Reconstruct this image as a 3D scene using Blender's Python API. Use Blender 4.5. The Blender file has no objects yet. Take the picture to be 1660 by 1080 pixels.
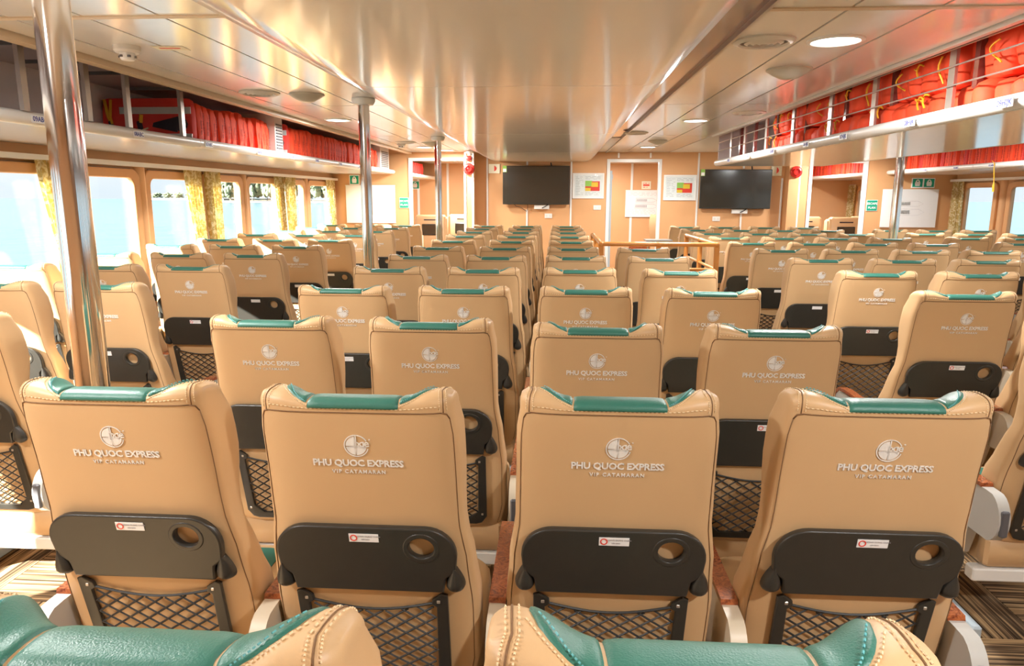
import bpy, math, random
from mathutils import Vector, Matrix
random.seed(7)
R = math.radians
SC = bpy.context.scene
COL = SC.collection

# ---------------------------------------------------------------- camera
cam = bpy.data.cameras.new('camera')
camo = bpy.data.objects.new('camera', cam); COL.objects.link(camo)
cam.sensor_width = 36.0
cam.lens = 1164.06 / 1660 * 36.0
cam.clip_end = 5000
cam.clip_start = 0.05
TH, PH, RO = R(3.49), R(10.806), R(0.189)
fw = Vector((-math.sin(TH)*math.cos(PH), math.cos(TH)*math.cos(PH), -math.sin(PH)))
rt = Vector((math.cos(TH), math.sin(TH), 0)); up = rt.cross(fw)
r2 = rt*math.cos(RO)+up*math.sin(RO); u2 = -rt*math.sin(RO)+up*math.cos(RO)
camo.matrix_world = Matrix((( r2.x, u2.x, -fw.x, 0), (r2.y, u2.y, -fw.y, 0), (r2.z, u2.z, -fw.z, 1.60), (0, 0, 0, 1)))
SC.camera = camo

# ---------------------------------------------------------------- view, world, sun
SC.view_settings.view_transform = 'Standard'
SC.view_settings.look = 'None'
SC.view_settings.gamma = 1
SC.view_settings.use_curve_mapping = False
SC.view_settings.exposure = 0.12
SKY_STRENGTH = 1.05
SUN_STRENGTH = 55.0
LAMP_POWER = 56.0

w = bpy.data.worlds.new('world'); SC.world = w; w.use_nodes = True
nt = w.node_tree; nt.nodes.clear()
def wn(t): return nt.nodes.new(t)
out = wn('ShaderNodeOutputWorld'); bg = wn('ShaderNodeBackground'); tc = wn('ShaderNodeTexCoord')
sep = wn('ShaderNodeSeparateXYZ'); ramp = wn('ShaderNodeValToRGB'); noi = wn('ShaderNodeTexNoise'); mp = wn('ShaderNodeMapping')
cr = wn('ShaderNodeValToRGB'); mix = wn('ShaderNodeMixRGB')
nt.links.new(tc.outputs['Generated'], sep.inputs[0]); nt.links.new(sep.outputs['Z'], ramp.inputs[0])
ramp.color_ramp.elements[0].position = 0.0; ramp.color_ramp.elements[0].color = (.80, .88, .95, 1)
ramp.color_ramp.elements[1].position = 0.6; ramp.color_ramp.elements[1].color = (.36, .60, .92, 1)
e = ramp.color_ramp.elements.new(.12); e.color = (.58, .78, .98, 1)
mp.inputs['Scale'].default_value = (3, 3, 11); noi.inputs['Scale'].default_value = 1.6; noi.inputs['Detail'].default_value = 6
nt.links.new(tc.outputs['Generated'], mp.inputs[0]); nt.links.new(mp.outputs[0], noi.inputs['Vector'])
nt.links.new(noi.outputs['Fac'], cr.inputs[0])
cr.color_ramp.elements[0].position = .46; cr.color_ramp.elements[1].position = .72
cr.color_ramp.elements[0].color = (0, 0, 0, 1); cr.color_ramp.elements[1].color = (.8, .8, .8, 1)
nt.links.new(cr.outputs[0], mix.inputs[0]); nt.links.new(ramp.outputs[0], mix.inputs[1]); mix.inputs[2].default_value = (.93, .95, .97, 1)
nt.links.new(mix.outputs[0], bg.inputs[0]); bg.inputs[1].default_value = SKY_STRENGTH
nt.links.new(bg.outputs[0], out.inputs[0])

sl = bpy.data.lights.new('sun', 'SUN'); sl.energy = SUN_STRENGTH; sl.angle = R(.6); sl.color = (1, .95, .86)
so = bpy.data.objects.new('sun', sl); COL.objects.link(so)
so.rotation_euler = Vector((1, .85, -.66)).to_track_quat('-Z', 'Y').to_euler()

# ---------------------------------------------------------------- materials
def mat(name, col, rough=.5, metal=0, spec=.5, bump=0, bscale=60, var=0, vscale=8, coat=0, transm=0, wave=None, alpha=None, emis=None, stretch=None):
    m = bpy.data.materials.new(name); m.use_nodes = True
    n = m.node_tree; b = n.nodes['Principled BSDF']
    b.inputs['Base Color'].default_value = (*col, 1)
    b.inputs['Roughness'].default_value = rough; b.inputs['Metallic'].default_value = metal
    b.inputs['Specular IOR Level'].default_value = spec
    b.inputs['Coat Weight'].default_value = coat; b.inputs['Coat Roughness'].default_value = .08
    tcn = n.nodes.new('ShaderNodeTexCoord')
    vec = tcn.outputs['Object']
    if stretch:
        mpn = n.nodes.new('ShaderNodeMapping'); mpn.inputs['Scale'].default_value = stretch
        n.links.new(vec, mpn.inputs[0]); vec = mpn.outputs[0]
    if var:
        t = n.nodes.new('ShaderNodeTexNoise'); t.inputs['Scale'].default_value = vscale; t.inputs['Detail'].default_value = 5
        n.links.new(vec, t.inputs['Vector'])
        mx = n.nodes.new('ShaderNodeMixRGB')
        mx.inputs[1].default_value = (*[min(1, c*(1-var)) for c in col], 1); mx.inputs[2].default_value = (*[min(1, c*(1+var)) for c in col], 1)
        n.links.new(t.outputs['Fac'], mx.inputs[0]); n.links.new(mx.outputs[0], b.inputs['Base Color'])
    if bump:
        t = n.nodes.new('ShaderNodeTexNoise'); t.inputs['Scale'].default_value = bscale; t.inputs['Detail'].default_value = 3
        n.links.new(vec, t.inputs['Vector'])
        bp = n.nodes.new('ShaderNodeBump'); bp.inputs['Strength'].default_value = bump; bp.inputs['Distance'].default_value = .01
        n.links.new(t.outputs['Fac'], bp.inputs['Height']); n.links.new(bp.outputs[0], b.inputs['Normal'])
    if emis:
        b.inputs['Emission Color'].default_value = (*emis[0], 1); b.inputs['Emission Strength'].default_value = emis[1]
    return m

M = {}
M['leather'] = mat('tan_leatherette', (.610, .395, .205), .46, bump=.05, bscale=900, var=.05, vscale=5)
M['green'] = mat('green_leatherette', (.036, .165, .125), .38, bump=.14, bscale=420, var=.08)
M['seam'] = mat('seam_thread', (.20, .105, .045), .8)
M['stitch'] = mat('stitch_thread', (.80, .62, .38), .7)
M['teal_stitch'] = mat('teal_stitch_thread', (.12, .42, .45), .6)
M['embroidery'] = mat('silver_embroidery', (.96, .92, .86), .55, bump=.5, bscale=1500)
M['black'] = mat('black_plastic', (.030, .028, .024), .36, var=.15, vscale=30, bump=.05, bscale=500)
M['blackedge'] = mat('black_cord', (.018, .016, .014), .55)
M['grey'] = mat('grey_plastic', (.50, .49, .46), .35)
M['darkgrey'] = mat('dark_grey_plastic', (.10, .10, .11), .35)
M['bluegrey'] = mat('bluegrey_painted_metal', (.45, .53, .58), .35)
M['cream'] = mat('cream_plastic', (.62, .53, .40), .4)
M['steel'] = mat('polished_steel', (.78, .76, .73), .10, metal=1, bump=.03, bscale=4, stretch=(1, 1, .2))
M['bracket'] = mat('brushed_steel', (.50, .46, .42), .32, metal=.8)
M['ceil'] = mat('glossy_ceiling_panel', (.86, .84, .80), .14, spec=.38, coat=.12, bump=.12, bscale=1.4, stretch=(2.2, .5, 1), var=.02)
M['ceil_side'] = mat('white_ceiling_panel', (.93, .92, .90), .17, spec=.45, coat=.1, bump=.08, bscale=1.6, stretch=(2.5, .6, 1))
M['gap'] = mat('ceiling_joint', (.42, .34, .26), .5)
M['white'] = mat('white_paint', (.80, .79, .76), .35)
M['offwhite'] = mat('offwhite_profile', (.72, .70, .66), .3)
M['beige'] = mat('beige_trim', (.72, .58, .42), .4)
M['maroon'] = mat('maroon_reflection', (.20, .055, .045), .12, coat=.3)  # reflected dark red put into the base colour
M['mauve'] = mat('mauve_board', (.60, .49, .47), .4, var=.06)
M['pinkboard'] = mat('pinkish_white_board', (.92, .84, .82), .45, var=.04, vscale=3)
M['wall'] = mat('orange_wall_panel', (.66, .36, .165), .48, var=.05, vscale=3, bump=.03, bscale=300)
M['frame'] = mat('orange_window_frame', (.63, .33, .14), .4, var=.05)
M['alu'] = mat('white_aluminium_strip', (.80, .79, .77), .3)
M['orange'] = mat('orange_jacket_fabric', (.93, .085, .025), .72, var=.12, vscale=9, bump=.35, bscale=16)
M['red'] = mat('red_jacket_fabric', (.80, .055, .04), .7, var=.12, vscale=7, bump=.3, bscale=14)
M['reflect'] = mat('reflective_tape', (.62, .62, .60), .4)
M['yellow'] = mat('yellow_strap', (.86, .46, .02), .6)
M['jblack'] = mat('black_webbing', (.03, .02, .03), .7)
M['print'] = mat('dark_red_print', (.30, .012, .010), .8)
M['paper'] = mat('white_paper', (.84, .84, .84), .5)
M['sign_green'] = mat('sign_green', (.0, .32, .19), .5)
M['sign_red'] = mat('sign_red', (.75, .05, .03), .5)
M['sign_yellow'] = mat('sign_yellow', (.85, .55, .04), .5)
M['sign_lime'] = mat('sign_lime', (.30, .55, .10), .5)
M['sign_cream'] = mat('photoluminescent_cream', (.82, .78, .60), .5)
M['ink'] = mat('printed_ink', (.35, .33, .36), .6)
M['blueink'] = mat('blue_ink', (.05, .06, .30), .6)
M['bellred'] = mat('red_plastic', (.72, .025, .02), .25, coat=.5)
M['screen'] = mat('television_screen', (.028, .026, .020), .13, coat=.8, bump=.05, bscale=3)
M['rail'] = mat('varnished_orange_wood', (.62, .25, .055), .3, coat=.4, var=.15, vscale=12)
M['table'] = mat('grey_table_top', (.33, .33, .32), .3)
M['lens'] = mat('opal_dome', (.55, .52, .44), .3)
M['sand'] = mat('beach_sand', (.20, .18, .14), .9)
M['trunk'] = mat('tree_trunk', (.30, .24, .17), .9)
M['hull'] = mat('white_hull', (.35, .35, .34), .4)
M['lampglass'] = mat('lit_lamp_diffuser', (1, 1, 1), .4, emis=((1, .98, .95), 6.0))

def leaves_mat(name, c1, c2):
    m = mat(name, c1, .8); n = m.node_tree; b = n.nodes['Principled BSDF']
    t = n.nodes.new('ShaderNodeTexNoise'); t.inputs['Scale'].default_value = .8; t.inputs['Detail'].default_value = 8
    g = n.nodes.new('ShaderNodeTexCoord'); n.links.new(g.outputs['Object'], t.inputs['Vector'])
    r = n.nodes.new('ShaderNodeValToRGB'); r.color_ramp.elements[0].position = .35; r.color_ramp.elements[1].position = .65
    r.color_ramp.elements[0].color = (*c1, 1); r.color_ramp.elements[1].color = (*c2, 1)
    n.links.new(t.outputs['Fac'], r.inputs[0]); n.links.new(r.outputs[0], b.inputs['Base Color'])
    return m
M['leaves'] = leaves_mat('island_foliage', (.085, .115, .065), (.15, .18, .11))

def burl_mat():
    m = mat('burl_wood', (.30, .08, .03), .22, coat=.6); n = m.node_tree; b = n.nodes['Principled BSDF']
    g = n.nodes.new('ShaderNodeTexCoord')
    t = n.nodes.new('ShaderNodeTexNoise'); t.inputs['Scale'].default_value = 38; t.inputs['Detail'].default_value = 8; t.inputs['Distortion'].default_value = 3.5
    n.links.new(g.outputs['Object'], t.inputs['Vector'])
    r = n.nodes.new('ShaderNodeValToRGB'); r.color_ramp.elements[0].position = .32; r.color_ramp.elements[1].position = .68
    r.color_ramp.elements[0].color = (.15, .03, .015, 1); r.color_ramp.elements[1].color = (.50, .15, .05, 1)
    n.links.new(t.outputs['Fac'], r.inputs[0]); n.links.new(r.outputs[0], b.inputs['Base Color'])
    return m
M['burl'] = burl_mat()

def carpet_mat(name, axis):
    # woven stripes running along one axis of the tile
    m = mat(name, (.2, .15, .1), .95, spec=.1); n = m.node_tree; b = n.nodes['Principled BSDF']
    g = n.nodes.new('ShaderNodeTexCoord'); mp_ = n.nodes.new('ShaderNodeMapping')
    gi = n.nodes.new('ShaderNodeObjectInfo'); ad = n.nodes.new('ShaderNodeVectorMath'); ad.operation = 'ADD'
    n.links.new(g.outputs['Object'], ad.inputs[0]); n.links.new(gi.outputs['Random'], ad.inputs[1])
    mp_.inputs['Scale'].default_value = (2, 95, 1) if axis == 'x' else (95, 2, 1)
    n.links.new(ad.outputs[0], mp_.inputs[0])
    t = n.nodes.new('ShaderNodeTexNoise'); t.inputs['Scale'].default_value = 1; t.inputs['Detail'].default_value = 2
    n.links.new(mp_.outputs[0], t.inputs['Vector'])
    r = n.nodes.new('ShaderNodeValToRGB'); r.color_ramp.interpolation = 'LINEAR'
    el = r.color_ramp.elements
    el[0].position = .32; el[0].color = (.035, .022, .013, 1); el[1].position = .68; el[1].color = (.52, .35, .18, 1)
    a = el.new(.45); a.color = (.13, .085, .05, 1); a = el.new(.54); a.color = (.34, .22, .115, 1)
    n.links.new(t.outputs['Fac'], r.inputs[0]); n.links.new(r.outputs[0], b.inputs['Base Color'])
    return m
M['carpet_x'] = carpet_mat('striped_carpet_cross', 'x'); M['carpet_y'] = carpet_mat('striped_carpet_along', 'y')

def curtain_mat():
    m = mat('gold_brocade', (.55, .42, .16), .45); n = m.node_tree; b = n.nodes['Principled BSDF']
    g = n.nodes.new('ShaderNodeTexCoord')
    t = n.nodes.new('ShaderNodeTexNoise'); t.inputs['Scale'].default_value = 14; t.inputs['Detail'].default_value = 4; t.inputs['Distortion'].default_value = 2
    n.links.new(g.outputs['Object'], t.inputs['Vector'])
    r = n.nodes.new('ShaderNodeValToRGB'); r.color_ramp.elements[0].position = .47; r.color_ramp.elements[1].position = .56
    r.color_ramp.elements[0].color = (.55, .40, .13, 1); r.color_ramp.elements[1].color = (.80, .70, .42, 1)
    n.links.new(t.outputs['Fac'], r.inputs[0]); n.links.new(r.outputs[0], b.inputs['Base Color'])
    tr = n.nodes.new('ShaderNodeBsdfTranslucent'); mx = n.nodes.new('ShaderNodeMixShader'); mx.inputs[0].default_value = .4
    n.links.new(r.outputs[0], tr.inputs[0]); n.links.new(b.outputs[0], mx.inputs[1]); n.links.new(tr.outputs[0], mx.inputs[2])
    n.links.new(mx.outputs[0], n.nodes['Material Output'].inputs[0])
    return m
M['curtain'] = curtain_mat()

def glass_mat():
    m = bpy.data.materials.new('window_glass'); m.use_nodes = True; n = m.node_tree; n.nodes.clear()
    o = n.nodes.new('ShaderNodeOutputMaterial'); tr = n.nodes.new('ShaderNodeBsdfTransparent'); gl = n.nodes.new('ShaderNodeBsdfGlossy')
    tr.inputs[0].default_value = (.96, .98, .98, 1); gl.inputs['Roughness'].default_value = .02
    mx = n.nodes.new('ShaderNodeMixShader'); mx.inputs[0].default_value = .025
    n.links.new(tr.outputs[0], mx.inputs[1]); n.links.new(gl.outputs[0], mx.inputs[2]); n.links.new(mx.outputs[0], o.inputs[0])
    return m
M['glass'] = glass_mat()

def sea_mat():
    m = mat('turquoise_sea', (.092, .142, .172), .25); n = m.node_tree; b = n.nodes['Principled BSDF']
    g = n.nodes.new('ShaderNodeTexCoord'); mp_ = n.nodes.new('ShaderNodeMapping'); mp_.inputs['Scale'].default_value = (.5, .18, 1)
    n.links.new(g.outputs['Object'], mp_.inputs[0])
    t = n.nodes.new('ShaderNodeTexNoise'); t.inputs['Scale'].default_value = 1.0; t.inputs['Detail'].default_value = 6
    n.links.new(mp_.outputs[0], t.inputs['Vector'])
    bp = n.nodes.new('ShaderNodeBump'); bp.inputs['Strength'].default_value = .35; bp.inputs['Distance'].default_value = .3
    n.links.new(t.outputs['Fac'], bp.inputs['Height']); n.links.new(bp.outputs[0], b.inputs['Normal'])
    return m
M['sea'] = sea_mat()

# ---------------------------------------------------------------- mesh helpers
class MB:
    def __init__(s): s.v = []; s.f = []
    def box(s, x0, x1, y0, y1, z0, z1, bev=0):
        b = len(s.v)
        if bev <= 0:
            s.v += [(x0,y0,z0),(x1,y0,z0),(x1,y1,z0),(x0,y1,z0),(x0,y0,z1),(x1,y0,z1),(x1,y1,z1),(x0,y1,z1)]
            s.f += [tuple(b+i for i in q) for q in ((0,3,2,1),(4,5,6,7),(0,1,5,4),(1,2,6,5),(2,3,7,6),(3,0,4,7))]
        else:
            # chamfered box: three rings in z with inset corners
            e = bev
            def ring(i, z):
                return [(x0+i+e,y0+i,z),(x1-i-e,y0+i,z),(x1-i,y0+i+e,z),(x1-i,y1-i-e,z),(x1-i-e,y1-i,z),(x0+i+e,y1-i,z),(x0+i,y1-i-e,z),(x0+i,y0+i+e,z)]
            rs = [ring(e*.8, z0), ring(0, z0+e), ring(0, z1-e), ring(e*.8, z1)]
            for r_ in rs: s.v += r_
            s.f.append(tuple(b+i for i in reversed(range(8)))); s.f.append(tuple(b+24+i for i in range(8)))
            for k in range(3):
                for i in range(8):
                    j = (i+1) % 8; s.f.append((b+k*8+i, b+k*8+j, b+k*8+8+j, b+k*8+8+i))
        return s
    def tube(s, pts, r, n=6, caps=True, rs=None):
        pts = [Vector(p) for p in pts]; b = len(s.v)
        prev = None
        for i, p in enumerate(pts):
            d = (pts[min(i+1, len(pts)-1)] - pts[max(i-1, 0)])
            if d.length < 1e-9: d = Vector((0, 0, 1))
            d.normalize()
            if prev is None:
                a = d.cross(Vector((0, 0, 1)))
                if a.length < .05: a = d.cross(Vector((1, 0, 0)))
            else:
                a = prev - d*prev.dot(d)
            a.normalize(); prev = a; c = d.cross(a)
            rr = rs[i] if rs else r
            for k in range(n):
                t = 2*math.pi*k/n; q = p + a*math.cos(t)*rr + c*math.sin(t)*rr; s.v.append(tuple(q))
        for i in range(len(pts)-1):
            for k in range(n):
                k2 = (k+1) % n
                s.f.append((b+i*n+k, b+i*n+k2, b+(i+1)*n+k2, b+(i+1)*n+k))
        if caps:
            s.f.append(tuple(b+k for k in reversed(range(n)))); e_ = b+(len(pts)-1)*n; s.f.append(tuple(e_+k for k in range(n)))
        return s
    def lathe(s, prof, cx=0, cy=0, n=24, axis='z'):
        b = len(s.v)
        for r_, z in prof:
            for k in range(n):
                t = 2*math.pi*k/n
                if axis == 'z': s.v.append((cx+r_*math.cos(t), cy+r_*math.sin(t), z))
                else: s.v.append((cx+r_*math.cos(t), z, cy+r_*math.sin(t)))
        for i in range(len(prof)-1):
            for k in range(n):
                k2 = (k+1) % n
                s.f.append((b+i*n+k, b+i*n+k2, b+(i+1)*n+k2, b+(i+1)*n+k))
        s.f.append(tuple(b+k for k in reversed(range(n)))); e_ = b+(len(prof)-1)*n; s.f.append(tuple(e_+k for k in range(n)))
        return s
    def extrude_poly(s, poly, d0, d1, plane='xz'):
        # closed polygon extruded between two depths
        b = len(s.v); n = len(poly)
        for d in (d0, d1):
            for a, c in poly:
                s.v.append((a, d, c) if plane == 'xz' else (d, a, c) if plane == 'yz' else (a, c, d))
        s.f.append(tuple(range(b, b+n))); s.f.append(tuple(reversed(range(b+n, b+2*n))))
        for i in range(n):
            j = (i+1) % n; s.f.append((b+i, b+n+i, b+n+j, b+j))
        return s
    def grid(s, nu, nv, fn, close_u=False):
        b = len(s.v)
        for j in range(nv):
            for i in range(nu): s.v.append(tuple(fn(i, j)))
        for j in range(nv-1):
            for i in range(nu if close_u else nu-1):
                i2 = (i+1) % nu
                s.f.append((b+j*nu+i, b+j*nu+i2, b+(j+1)*nu+i2, b+(j+1)*nu+i))
        return s
    def mesh(s, name, m, smooth=False, ang=None):
        me = bpy.data.meshes.new(name); me.from_pydata([tuple(v) for v in s.v], [], s.f)
        me.validate(); fix_normals(me)
        if m is not None: me.materials.append(M[m] if isinstance(m, str) else m)
        if smooth:
            me.polygons.foreach_set('use_smooth', [True]*len(me.polygons))
            if ang: me.set_sharp_from_angle(angle=R(ang))
        return me
import bmesh
def fix_normals(me):
    bm = bmesh.new(); bm.from_mesh(me); bmesh.ops.recalc_face_normals(bm, faces=bm.faces); bm.to_mesh(me); bm.free()

def obj(name, me, parent=None, loc=(0, 0, 0), rot=(0, 0, 0)):
    o = bpy.data.objects.new(name, me); COL.objects.link(o)
    o.location = loc; o.rotation_euler = rot
    if parent: o.parent = parent
    return o
def tag(o, label, cat, group=None):
    o['label'] = label; o['category'] = cat
    if group: o['group'] = group
    return o
def struct(o): o['kind'] = 'structure'; return o
def thing(name, label, cat, loc=(0, 0, 0), rot=(0, 0, 0), group=None):
    o = bpy.data.objects.new(name, None); COL.objects.link(o); o.empty_display_size = .1
    o.location = loc; o.rotation_euler = rot
    return tag(o, label, cat, group)
def bx(name, m, x0, x1, y0, y1, z0, z1, parent=None, bev=0):
    # box whose origin sits at its centre bottom
    cx, cy = (x0+x1)/2, (y0+y1)/2
    me = MB().box(x0-cx, x1-cx, y0-cy, y1-cy, 0, z1-z0, bev).mesh(name, m)
    return obj(name, me, parent, (cx, cy, z0))

def text_mesh(name, lines, m, thick=.0006, font_scale=1):
    """lines: (text, x, y, size, bold offset, char spacing) laid in the xy plane, joined into one mesh"""
    V = []; Fc = []
    for (txt, x, y, size, off, sp) in lines:
        cu = bpy.data.curves.new('t', 'FONT'); cu.body = txt; cu.size = size; cu.align_x = 'CENTER'; cu.align_y = 'CENTER'
        cu.extrude = thick; cu.offset = off; cu.space_character = sp; cu.resolution_u = 2
        o = bpy.data.objects.new('t', cu); COL.objects.link(o)
        bpy.context.view_layer.update()
        me = bpy.data.meshes.new_from_object(o.evaluated_get(bpy.context.evaluated_depsgraph_get()))
        b = len(V)
        V += [(v.co.x+x, v.co.y+y, v.co.z) for v in me.vertices]; Fc += [tuple(b+i for i in p.vertices) for p in me.polygons]
        bpy.data.objects.remove(o); bpy.data.curves.remove(cu); bpy.data.meshes.remove(me)
    return V, Fc
def curve_plate(outlines, extrude, bevel, name, m, res=3):
    """filled 2d curve with holes -> mesh (in the xy plane)"""
    cu = bpy.data.curves.new('c', 'CURVE'); cu.dimensions = '2D'; cu.fill_mode = 'BOTH'; cu.extrude = extrude; cu.bevel_depth = bevel; cu.bevel_resolution = res
    for pts in outlines:
        sp = cu.splines.new('POLY'); sp.points.add(len(pts)-1); sp.use_cyclic_u = True
        for p, q in zip(sp.points, pts): p.co = (q[0], q[1], 0, 1)
    o = bpy.data.objects.new('c', cu); COL.objects.link(o); bpy.context.view_layer.update()
    me = bpy.data.meshes.new_from_object(o.evaluated_get(bpy.context.evaluated_depsgraph_get()))
    bpy.data.objects.remove(o); bpy.data.curves.remove(cu)
    me.name = name; me.materials.clear(); me.materials.append(M[m])
    me.polygons.foreach_set('use_smooth', [True]*len(me.polygons)); me.set_sharp_from_angle(angle=R(35))
    return me
def rrect(x0, x1, y0, y1, r, n=6, corners=(1, 1, 1, 1)):
    P = []
    for k, (cx, cy, a0) in enumerate(((x1-r, y1-r, 0), (x0+r, y1-r, 90), (x0+r, y0+r, 180), (x1-r, y0+r, 270))):
        if corners[k]:
            for i in range(n+1):
                a = R(a0+90*i/n); P.append((cx+r*math.cos(a), cy+r*math.sin(a)))
        else: P.append(((x1, x0, x0, x1)[k], (y1, y1, y0, y0)[k]))
    return P

XL, XR, YB, YW, YF = -3.8, 6.4, -2.4, 12.2, 16.4
ZC, ZD = 2.31, 2.16

# ================================================================ SETTING
# floor with separate carpet tiles
floor = struct(obj('floor', MB().box(XL-.1, XR+.1, YB-.1, YF+.1, -.12, -.008).mesh('floor', 'gap')))
TX = (XR-XL)/20
tile_m = {k: MB().box(.0015, TX-.0015, .0015, .5085, -.008, 0).mesh('carpet_tile', 'carpet_'+k) for k in 'xy'}
for j in range(15):
    for i in range(20):
        o = obj('carpet_tile', tile_m['xy'[(i+j) % 2]], floor, (XL+i*TX, -.05+j*.51, 0))
fm = {k: MB() for k in 'xy'}
for j in range(24):
    for i in range(20):
        y = -.05+(15+j)*.51
        if y < YF: fm['xy'[(i+j+1) % 2]].box(XL+i*TX+.0015, XL+(i+1)*TX-.0015, y+.0015, min(y+.5085, YF), -.008, 0)
for j in range(5):
    for i in range(20): fm['xy'[(i+j) % 2]].box(XL+i*TX+.0015, XL+(i+1)*TX-.0015, -.05-(j+1)*.51+.0015, -.05-j*.51-.0015, -.008, 0)
for k in 'xy':
    o = obj('carpet_tiles_beyond', fm[k].mesh('carpet_tiles_beyond', 'carpet_'+k), floor); o['kind'] = 'stuff'

# ceiling ----------------------------------------------------------
ceil = struct(obj('ceiling', MB().box(XL-.1, XR+.1, YB-.1, YF+.1, 2.50, 2.60).mesh('ceiling', 'gap')))
def cpanel(x0, x1, y0, y1, z=ZC, m='ceil_side', th=.02):
    bx('ceiling_panel', m, x0+.006, x1-.006, y0+.006, y1-.006, z, z+th, ceil)
ys = [YB, .07, 3.0, 5.93, 8.86, 12.2]
for k in range(5):
    for xs in ([-2.43, -2.25, -1.93, -1.61, -1.33], ):
        for a, b in zip(xs, xs[1:]): cpanel(a, b, ys[k], ys[k+1])
    for a, b in zip([.80, 1.11, 1.44, 1.82], [1.11, 1.44, 1.82, 1.84][:3]): cpanel(a, b, ys[k], ys[k+1], m='ceil')
# backing sheets just above the joints
bx('ceiling_backing', 'gap', -2.44, -1.0, YB, 12.2, ZC+.022, ZC+.04, ceil)
bx('ceiling_backing', 'gap', .6, 1.84, YB, 12.2, ZC+.06, ZC+.07, ceil)
bx('ceiling_backing', 'white', 3.1, 3.7, YB, 12.2, ZC+.0, ZC+.02, ceil)
bx('ceiling_panel', 'white', 1.83, 3.1, 8.93, 12.2, ZC, ZC+.02, ceil)
for a, b in ((3.7, 4.05), (4.05, 4.4), (4.4, 4.75), (4.75, 5.1)):
    for k in range(5): cpanel(a, b, ys[k], ys[k+1], m='ceil')
# cross strip below the ceiling joint
for y in (3.0,):
    bx('joint_strip', 'beige', -2.44, -1.30, y-.02, y+.02, ZC-.005, ZC+.01, ceil)
    bx('joint_strip', 'beige', .8, 1.84, y-.02, y+.02, ZC-.005, ZC+.01, ceil)
# dropped glossy centre ceiling in long sections
prof = [(-1.36, ZC-.002), (-1.28, ZC-.02), (-1.16, ZC-.095), (-1.09, ZD+.022), (-1.03, ZD+.004), (-.97, ZD), (.42, ZD), (.49, ZD+.006), (.55, ZD+.035), (.60, ZD+.09), (.64, ZC-.002), (.64, ZC+.02), (-1.36, ZC+.02)]
ds = [YB, .96, 3.90, 6.83, 9.76, 12.15]
for k in range(5):
    me = MB().extrude_poly(prof, ds[k]+.004, ds[k+1]-.004, 'xz').mesh('dropped_panel', 'ceil', True, 40)
    obj('dropped_panel', me, ceil)
bx('joint_fill', 'gap', -1.0, .45, YB, 12.15, ZD+.012, ZD+.02, ceil)
tm = struct(bx('trim_1', 'maroon', .645, .785, YB, 9.3, ZC+.012, ZC+.03))  # glossy ceiling strip, its maroon reflection painted as the strip's colour
struct(bx('trim_2', 'white', .645, .785, 9.3, 12.2, ZC+.005, ZC+.03))  # lit far end of the strip, brightness painted as white
struct(bx('trim_3', 'bracket', .785, .80, YB, 12.2, ZC-.012, ZC+.03))
struct(bx('trim_4', 'beige', -2.50, -2.43, YB, 12.2, ZC-.03, ZC+.06))
struct(bx('trim_5', 'offwhite', 1.82, 1.85, YB, 8.92, ZC-.02, ZC+.12))
struct(bx('trim_6', 'beige', 5.03, 5.10, YB, 12.2, ZC-.03, ZC+.06))
# forward cabin ceiling
for a in range(12):
    x0 = XL+.9+a*.75
    bx('ceiling_panel', 'ceil_side', x0+.012, min(x0+.738, XR), 12.32, YF, ZC, ZC+.02, ceil)
bx('ceiling_backing', 'white', XL, XR, 12.32, YF, ZC+.1, ZC+.12, ceil)

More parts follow.
